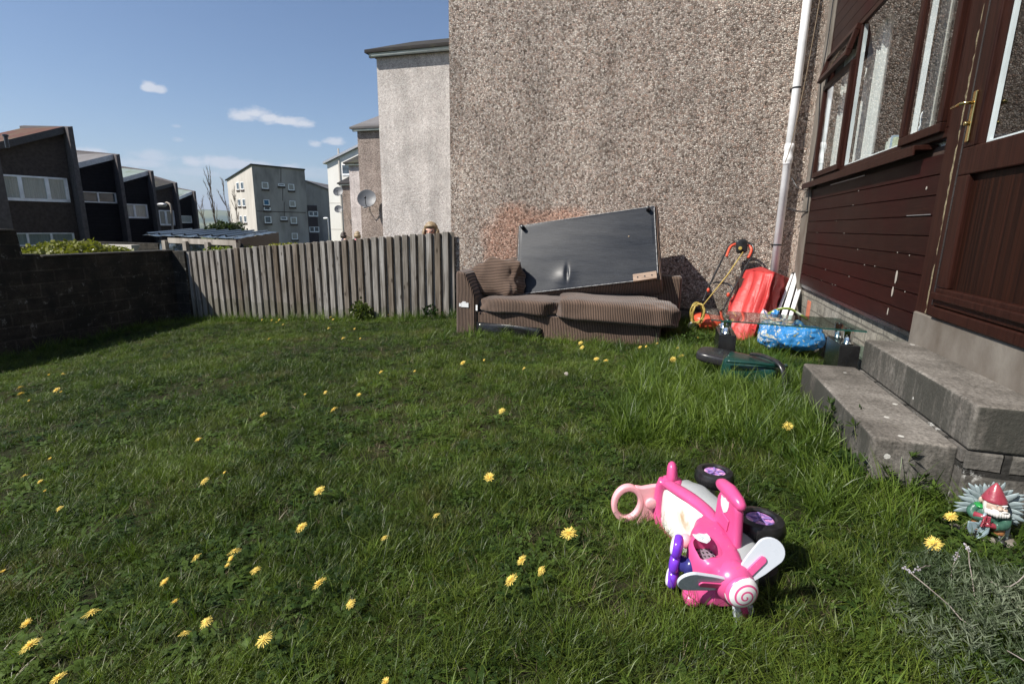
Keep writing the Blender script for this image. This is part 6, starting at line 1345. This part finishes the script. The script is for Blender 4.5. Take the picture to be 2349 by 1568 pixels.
while yy_ < 7.5:
    xx_ = -8.8
    while xx_ < 1.5:
        cx, cy_ = xx_+cell/2, yy_+cell/2
        if inview(cx, cy_):
            d = math.hypot(cx, cy_); dens_ = 1800 if d < 2.2 else (1350 if d < 3.5 else (850 if d < 5.5 else 620))
            for _ in range(int(dens_*cell*cell)):
                x, y = xx_+rr.random()*cell, yy_+rr.random()*cell
                if blocked(x, y): continue
                nl = noise.noise(Vector((x*.9, y*.9, 5))); nw = noise.noise(Vector((x*1.3, y*1.3, 11))); nd = noise.noise(Vector((x*1.1, y*1.1, 17))); nh = noise.noise(Vector((x*3.1, y*3.1, 23)))
                s = .80+.50*nl+.60*nh+rr.gauss(0, .14)
                long_ = 0
                ts = (x-.05)*.39-(y-1.9)*.92; th_ = -(x-.05)*.92-(y-1.9)*.39
                toyn = -.12 < ts < .62 and -.05 < th_ < .24
                if toyn: long_ = .38
                if -.25+.2*nh < x < .95 and 2.7 < y < 5.2: long_ = .62
                if x > .55 and 2.0 < y < 3.0: long_ = max(long_, .30)
                if y > 7.15 or x < -8.4: long_ = max(long_, .35)
                if y > 5.4 and x > -.2: long_ = max(long_, .22)
                if -2.9 < x < .1 and 5.45 < y < 5.97: long_ = max(long_, .10)
                if long_ and not toyn and any(abs(x-a_) < .05 and abs(y-b_) < .05 for a_, b_ in DP): long_ = 0; s = min(s, .7)
                if .98 < x < 1.3 and 1.85 < y < 2.2: long_ = 0; s = min(s, .6)
                bare = noise.noise(Vector((x*1.7, y*1.7, 31)))+.5*noise.noise(Vector((x*4.2, y*4.2, 37)))
                if bare < -.30 and rr.random() < .45:
                    if rr.random() < .35: put(x, y, rr.choice((12, 13)), rr.uniform(.7, 1.1))
                    continue
                r_ = rr.random()
                if toyn and r_ < long_: ix = rr.choice((6, 7, 8)); s = rr.uniform(.55, .95)
                elif r_ < long_*.5: ix = rr.choice((9, 10, 11)); s = rr.uniform(.50, 1.05)
                elif r_ < long_: ix = rr.choice((6, 7, 8)); s = rr.uniform(.8, 1.2)
                else:
                    r_ = rr.random()
                    if r_ < .045+.05*max(0, nw): ix = rr.choice((14, 15, 16)) ; s = rr.uniform(.5, 1.05)
                    elif r_ < .10+.16*max(0, nw): ix = rr.choice((17, 18, 19)); s = rr.uniform(.8, 1.3)
                    elif r_ < .16+.2*max(0, nd+.1)+.16*max(0, nw): ix = rr.choice((12, 13)); s = rr.uniform(.7, 1.1)
                    elif r_ < .24+.12*max(0, nl)+.3*max(0, nd)+.2*max(0, nw): ix = rr.choice((6, 7, 8)); s = rr.uniform(.45, .85)
                    else: ix = rr.randint(0, 5)
                put(x, y, ix, max(.35, s))
        xx_ += cell
    yy_ += cell
me = bpy.data.meshes.new('grass'); me.from_pydata(P_, [], [])
a = me.attributes.new('rot', 'FLOAT_VECTOR', 'POINT'); a.data.foreach_set('vector', [c for r_ in Rot for c in r_])
a = me.attributes.new('scl', 'FLOAT', 'POINT'); a.data.foreach_set('value', Sc)
a = me.attributes.new('idx', 'INT', 'POINT'); a.data.foreach_set('value', Ix)
go = bpy.data.objects.new('grass', me); COL.objects.link(go); tag(go, 'green lawn grass mixed with clover, small weeds and dry straw', 'grass', kind='stuff')
ng = bpy.data.node_groups.new('grass', 'GeometryNodeTree'); ng.interface.new_socket('Geometry', in_out='INPUT', socket_type='NodeSocketGeometry'); ng.interface.new_socket('Geometry', in_out='OUTPUT', socket_type='NodeSocketGeometry')
b = NB(ng); gi = b.n('NodeGroupInput'); gout = b.n('NodeGroupOutput')
ci = b.n('GeometryNodeCollectionInfo'); ci.inputs[0].default_value = TC; ci.inputs[1].default_value = True; ci.inputs[2].default_value = True
def attr(nm, ty): nd = b.n('GeometryNodeInputNamedAttribute', data_type=ty); nd.inputs[0].default_value = nm; return [o_ for o_ in nd.outputs if o_.enabled and o_.name == 'Attribute'][0]
ip = b.n('GeometryNodeInstanceOnPoints'); L_ = ng.links.new
L_(gi.outputs[0], ip.inputs['Points']); L_(ci.outputs[0], ip.inputs['Instance']); ip.inputs['Pick Instance'].default_value = True
L_(attr('idx', 'INT'), ip.inputs['Instance Index']); L_(attr('rot', 'FLOAT_VECTOR'), ip.inputs['Rotation']); L_(attr('scl', 'FLOAT'), ip.inputs['Scale']); L_(ip.outputs[0], gout.inputs[0])
go.modifiers.new('grass', 'NODES').node_group = ng
print('tufts', len(P_))

# ------------------------------------------------------------------ dandelions, each one a thing
petal = gm('dandelion_yellow', [(.78, .55, .10), (.88, .70, .20)], 60, rough=.6, bump=0, spec=.2, trans=.2)
stemm = gm('pale_green_stem', [(.14, .17, .05), (.20, .20, .09)], 30, rough=.5, bump=0)
def head_mesh(name, layers, seed):
    rr = random.Random(seed); q = MB()
    for n, L, el, z0 in layers:
        for i in range(n):
            a_ = 2*math.pi*i/n+rr.uniform(-.06, .06); e_ = R(el+rr.uniform(-9, 9)); l_ = L*rr.uniform(.74, 1.12); d = Vector((math.cos(a_)*math.cos(e_), math.sin(a_)*math.cos(e_), math.sin(e_))); s_ = Vector((-math.sin(a_), math.cos(a_), 0)); w_ = .040*(.6+.4*L)
            b0 = Vector((math.cos(a_)*.10*L, math.sin(a_)*.10*L, z0)); m_ = b0+d*l_*.6; t_ = b0+d*l_-Vector((0, 0, .10*l_))
            q.add([b0-s_*w_*.4, b0+s_*w_*.4, m_-s_*w_, m_+s_*w_, t_-s_*w_*.8, t_+s_*w_*.8], [(0, 1, 3, 2), (2, 3, 5, 4)])
    q.ell((0, 0, .12), (.16, .16, .10), nu=10, nv=6)
    me = bpy.data.meshes.new(name); me.from_pydata([tuple(p) for p in q.v], [], q.f); me.materials.append(petal); return me
heads = [head_mesh('dandelion_head', [(30, 1.0, 6, 0), (26, .80, 24, .05), (20, .56, 45, .08), (14, .35, 68, .1)], 1),
         head_mesh('dandelion_head', [(22, 1.0, -4, 0), (16, .72, 14, .04), (14, .45, 40, .08)], 2),
         head_mesh('dandelion_head', [(26, .9, 30, 0), (22, .8, 48, .05), (14, .6, 65, .08)], 3)]
def stem_mesh(h, bend):
    q = MB().tube(catmull([(bend, bend*.4, -.02), (bend*.6, bend*.3, h*.4), (0, 0, h)], 4), .0017, 6); me = bpy.data.meshes.new('stem'); me.from_pydata([tuple(p) for p in q.v], [], q.f); me.materials.append(stemm); return me
stems = [stem_mesh(.07, .02), stem_mesh(.07, -.025), stem_mesh(.07, .04)]
cq = MB().ell((0, 0, -.12), (.20, .20, .20), nu=10, nv=6); cal = bpy.data.meshes.new('calyx'); cal.from_pydata([tuple(p) for p in cq.v], [], cq.f); cal.materials.append(stemm)
root = bpy.data.objects.new('dandelion', None); root.empty_display_size = .03; COL.objects.link(root)
hp = bpy.data.objects.new('flower_head', heads[0]); sp = bpy.data.objects.new('stem', stems[0]); cp_ = bpy.data.objects.new('calyx', cal)
for o_ in (hp, sp): COL.objects.link(o_); o_.parent = root
COL.objects.link(cp_); cp_.parent = hp
root['category'] = 'flower'; root['group'] = 'dandelions in the lawn'
rr = random.Random(99)
for i, (px, py, dpx, kind, lab) in enumerate(DL):
    if i == 0: r_, h_, s_, c_ = root, hp, sp, cp_
    else:
        r_ = root.copy(); h_ = hp.copy(); s_ = sp.copy(); c_ = cp_.copy()
        for o_ in (r_, h_, s_, c_): COL.objects.link(o_)
        h_.parent = r_; s_.parent = r_; c_.parent = h_
    hh = rr.uniform(.055, .085); p = groundpt(px, py, hh); dep = (p-EYE).dot(fw); dia = max(.024, min(.058, dpx*dep/F*.94))
    r_.location = (p.x, p.y, p.z-hh); r_['label'] = lab
    h_.data = heads[kind]; h_.location = (0, 0, hh); h_.scale = (dia/2,)*3
    t_ = Vector((-.45, -.35, 1.0))+Vector((rr.gauss(0, .22), rr.gauss(0, .22), 0)); h_.rotation_euler = t_.to_track_quat('Z', 'Y').to_euler(); h_.rotation_euler.rotate_axis('Z', rr.uniform(0, 6))
    s_.data = stems[i % 3]; s_.scale = (1, 1, hh/.07)

# ------------------------------------------------------------------ lavender, weeds by the steps, fence bush
def blades_thing(name, label, cat, c, n, L, w, spread, lean, mat, seed, group=None, seg=4, curl=.9):
    rr = random.Random(seed); q = MB(); z0 = gz(c[0], c[1])
    for _ in range(n):
        a_ = rr.uniform(0, 6.28); r_ = spread*math.sqrt(rr.random()); b0 = Vector((c[0]+r_*math.cos(a_), c[1]+r_*math.sin(a_), z0-.01)); blade_mesh(rr, q, b0, L*rr.uniform(.5, 1.1), w*rr.uniform(.7, 1.2), abs(rr.gauss(lean, .25)), rr.uniform(0, 6.28), curl*rr.uniform(.3, 1.3), seg)
    o = q.build(name, mat, None, fixn=False, smooth=True); return tag(o, label, cat, group)
silver = leafm('silver_green_lavender_leaf', (.045, .070, .028), (.27, .30, .21), tr=.15, rough=.6, var=.5, scale=5)
drystem = gm('grey_dry_stem', [(.16, .13, .11), (.33, .29, .26)], 20, rough=.8, bump=0)
def lavender():
    rr = random.Random(17); t = thing('lavender_shrub', 'sprawling silvery lavender with dry grey stems in the bottom right corner', 'shrub', (.98, 1.42, 0)); L = MB(); S = MB(); GN = MB(); G = MB()
    def in_(x, y):
        c1 = ((x-.97)/.30)**2+((y-1.50)/.42)**2; c2 = ((x-1.02)/.34)**2+((y-1.12)/.35)**2; return min(c1, c2)
    n = 0
    while n < 1400:
        x, y = rr.uniform(.6, 1.34), rr.uniform(.72, 1.95)
        k = in_(x, y)
        if k > 1: continue
        n += 1; H = .15*(1-k*.75)*rr.uniform(.25, 1.1); g0 = gz(x, y); base = Vector((x, y, g0)); d = Vector((rr.gauss(0, .3)-(.97-x)*.6, rr.gauss(0, .3)+(y-1.4)*.4, 1)).normalized(); tip = base+d*H
        L.add([tip-d*.05, tip-d*.048+Vector((.001, 0, 0)), tip], [(0, 1, 2)])
        for j in range(15):
            p = tip-d*.06*rr.random(); a_ = rr.uniform(0, 6.28); o_ = Vector((math.cos(a_), math.sin(a_), rr.uniform(.5, 1.4))).normalized(); l_ = rr.uniform(.018, .036); s_ = o_.cross(Vector((rr.gauss(0, 1), rr.gauss(0, 1), rr.gauss(0, 1)))).normalized()*.0016
            L.add([p-s_, p+s_, p+o_*l_+s_*.4, p+o_*l_-s_*.4], [(0, 1, 2, 3)])
    for _ in range(30):
        x, y = rr.uniform(.78, 1.3), rr.uniform(.8, 1.75); p = Vector((x, y, gz(x, y)+rr.uniform(.03, .12))); a_ = rr.uniform(1.2, 5.6); d = Vector((math.cos(a_), math.sin(a_), rr.uniform(-.1, .45))).normalized(); l_ = rr.uniform(.08, .22); pts = [p]
        for _k in range(6): d = (d+Vector((rr.gauss(0, .25), rr.gauss(0, .25), rr.gauss(.0, .14)))).normalized(); pts.append(pts[-1]+d*l_/6)
        if min(v.z-gz(v.x, v.y) for v in pts) < .0: continue
        S.tube(pts, .0014, 5)
        if rr.random() < .5:
            e = pts[-1]
            for j in range(10): v = e-d*.022*rr.random(); G.ell(v+Vector((rr.gauss(0, .003), rr.gauss(0, .003), rr.gauss(0, .003))), (.0028,)*3, nu=5, nv=3)
    L.build('foliage', silver, t, fixn=False); S.build('stems', drystem, t); G.build('dry_flowers', gm('dry_lavender_heads', [(.25, .23, .26), (.42, .40, .44)], 30), t)
lavender()
def weed(name, label, px, py, H, n, seed, spread=.25, leaf=.045, z=None):
    rr = random.Random(seed); p0 = groundpt(px, py, 0); t = thing(name, label, 'weed', tuple(p0), 'weeds along the steps'); S = MB(); L = MB()
    for _ in range(n):
        a_ = rr.uniform(0, 6.28); d = Vector((math.cos(a_)*spread, math.sin(a_)*spread, 1)).normalized(); p = p0+Vector((rr.gauss(0, .03), rr.gauss(0, .03), -.01)); pts = [p]; h_ = H*rr.uniform(.6, 1.1)
        for k in range(6): d = (d+Vector((rr.gauss(0, .08), rr.gauss(0, .08), 0))).normalized(); pts.append(pts[-1]+d*h_/6)
        S.tube(pts, [.0022-.0002*k for k in range(7)], 5)
        for k in range(2, 7):
            for j in range(5 if k < 6 else 9):
                b_ = rr.uniform(0, 6.28); o_ = Vector((math.cos(b_), math.sin(b_), rr.uniform(-.1, .8 if k < 6 else 1.6))).normalized(); l_ = leaf*rr.uniform(.6, 1.1); s_ = o_.cross(Vector((0, 0, 1))).normalized()*l_*.13; m_ = pts[k]+o_*l_*.5
                L.add([pts[k], m_+s_, pts[k]+o_*l_, m_-s_], [(0, 1, 2, 3)])
    S.build('stem', stemm, t); L.build('leaves', M['weed'], t, fixn=False)
weed('leafy_weed', 'tall whorl-leaved weed standing before the far corner of the lower step', 1925, 1050, .26, 3, 31)
weed('leafy_weed', 'whorl-leaved weed at the middle of the lower step front', 1965, 1085, .22, 3, 32)
weed('leafy_weed', 'whorl-leaved weed at the near corner of the lower step', 2010, 1110, .22, 3, 33)
weed('leafy_weed', 'sprawling weed below the near end of the steps', 2090, 1135, .15, 4, 34, .7)
weed('leafy_weed', 'low weed between the dandelion and the gnome', 2150, 1150, .10, 4, 35, .7)
weed('leafy_weed', 'bushy weed hiding the foot of the near step corner', 2030, 1085, .20, 9, 51, .5, .05)
weed('leafy_weed', 'weed at the joint between lower step and stone wall', 2165, 1085, .13, 7, 52, .6, .04)
weed('leafy_weed', 'weed close to the far third of the lower step', 1890, 1000, .20, 6, 53, .4, .045)
weed('leafy_weed', 'broad leafy weed left of the gnome base', 2195, 1215, .09, 8, 54, .9, .05)
p = groundpt(2020, 1135, 0); blades_thing('dry_stalks', 'tangle of dry stalks on the ground before the near step corner', 'dry grass', (p.x, p.y), 260, .12, .0022, .17, 1.0, M['straw'], 61, None, 5, .8)
leafball('tangled_weeds', (lambda p: (p.x, p.y, gz(p.x, p.y)+.04))(groundpt(1960, 1100, 0)), (.12, .22, .06), 1100, .028, M['weed'], 'low green weeds along the front of the lower step', 'weed', seed=62)
p = groundpt(2050, 1085, 0); blades_thing('broad_grass', 'clump of long broad grass blades leaning on the near end of the lower step', 'grass clump', (p.x, p.y), 16, .30, .011, .05, .22, M['bladelong'], 41, None, 6, .8)
p = groundpt(2120, 1120, 0); blades_thing('broad_grass', 'smaller clump of broad grass left of the gnome', 'grass clump', (p.x-.02, p.y), 12, .20, .009, .04, .4, M['bladelong'], 42, None, 6, .8)
p = groundpt(2310, 1235, 0); blades_thing('broad_grass', 'arching broad grass at the foot of the block wall right of the gnome', 'grass clump', (p.x, p.y), 12, .2, .010, .04, .6, M['bladelong'], 43, None, 6, .9)
p = at(826, 712, Y=7.25); c = (p.x, 7.3, gz(p.x, 7.3)+.13)
leafball('fence_bush', c, (.22, .14, .22), 900, .045, leafm('bush_yellow_green', (.05, .075, .015), (.12, .15, .03), scale=6), 'small yellow-green bush growing at the foot of the fence', 'bush', seed=44)
p = at(985, 715, Y=7.2); leafball('climbing_weed', (p.x, 7.25, gz(p.x, 7.2)+.10), (.22, .08, .16), 160, .045, M['weed'], 'thin leafy weed climbing the fence foot near the gable', 'weed', seed=45)
p = groundpt(1600, 790, 0); leafball('clover_patch', (p.x, p.y, gz(p.x, p.y)+.07), (.28, .25, .09), 420, .035, M['weed'], 'patch of leafy weeds between the sofa end and the glass table', 'weed', seed=46)
for px, py, lb, sd in ((1185, 752, 'white seed-head flower close under the sofa base', 1), (1300, 857, 'dried pale leaf curl lying in the lawn before the sofa', 2)):
    p = groundpt(px, py, .05); o = MB().ell(p, (.022, .02, .02) if sd == 1 else (.018, .010, .014), nu=10, nv=7, fn=lambda v: v*(1+.5*noise.noise(v*90))).build('seed_head' if sd == 1 else 'dry_leaf', gm('pale_dry_flower', [(.28, .24, .20), (.46, .42, .38)], 40), smooth=False); tag(o, lb, 'flower' if sd == 1 else 'leaf')
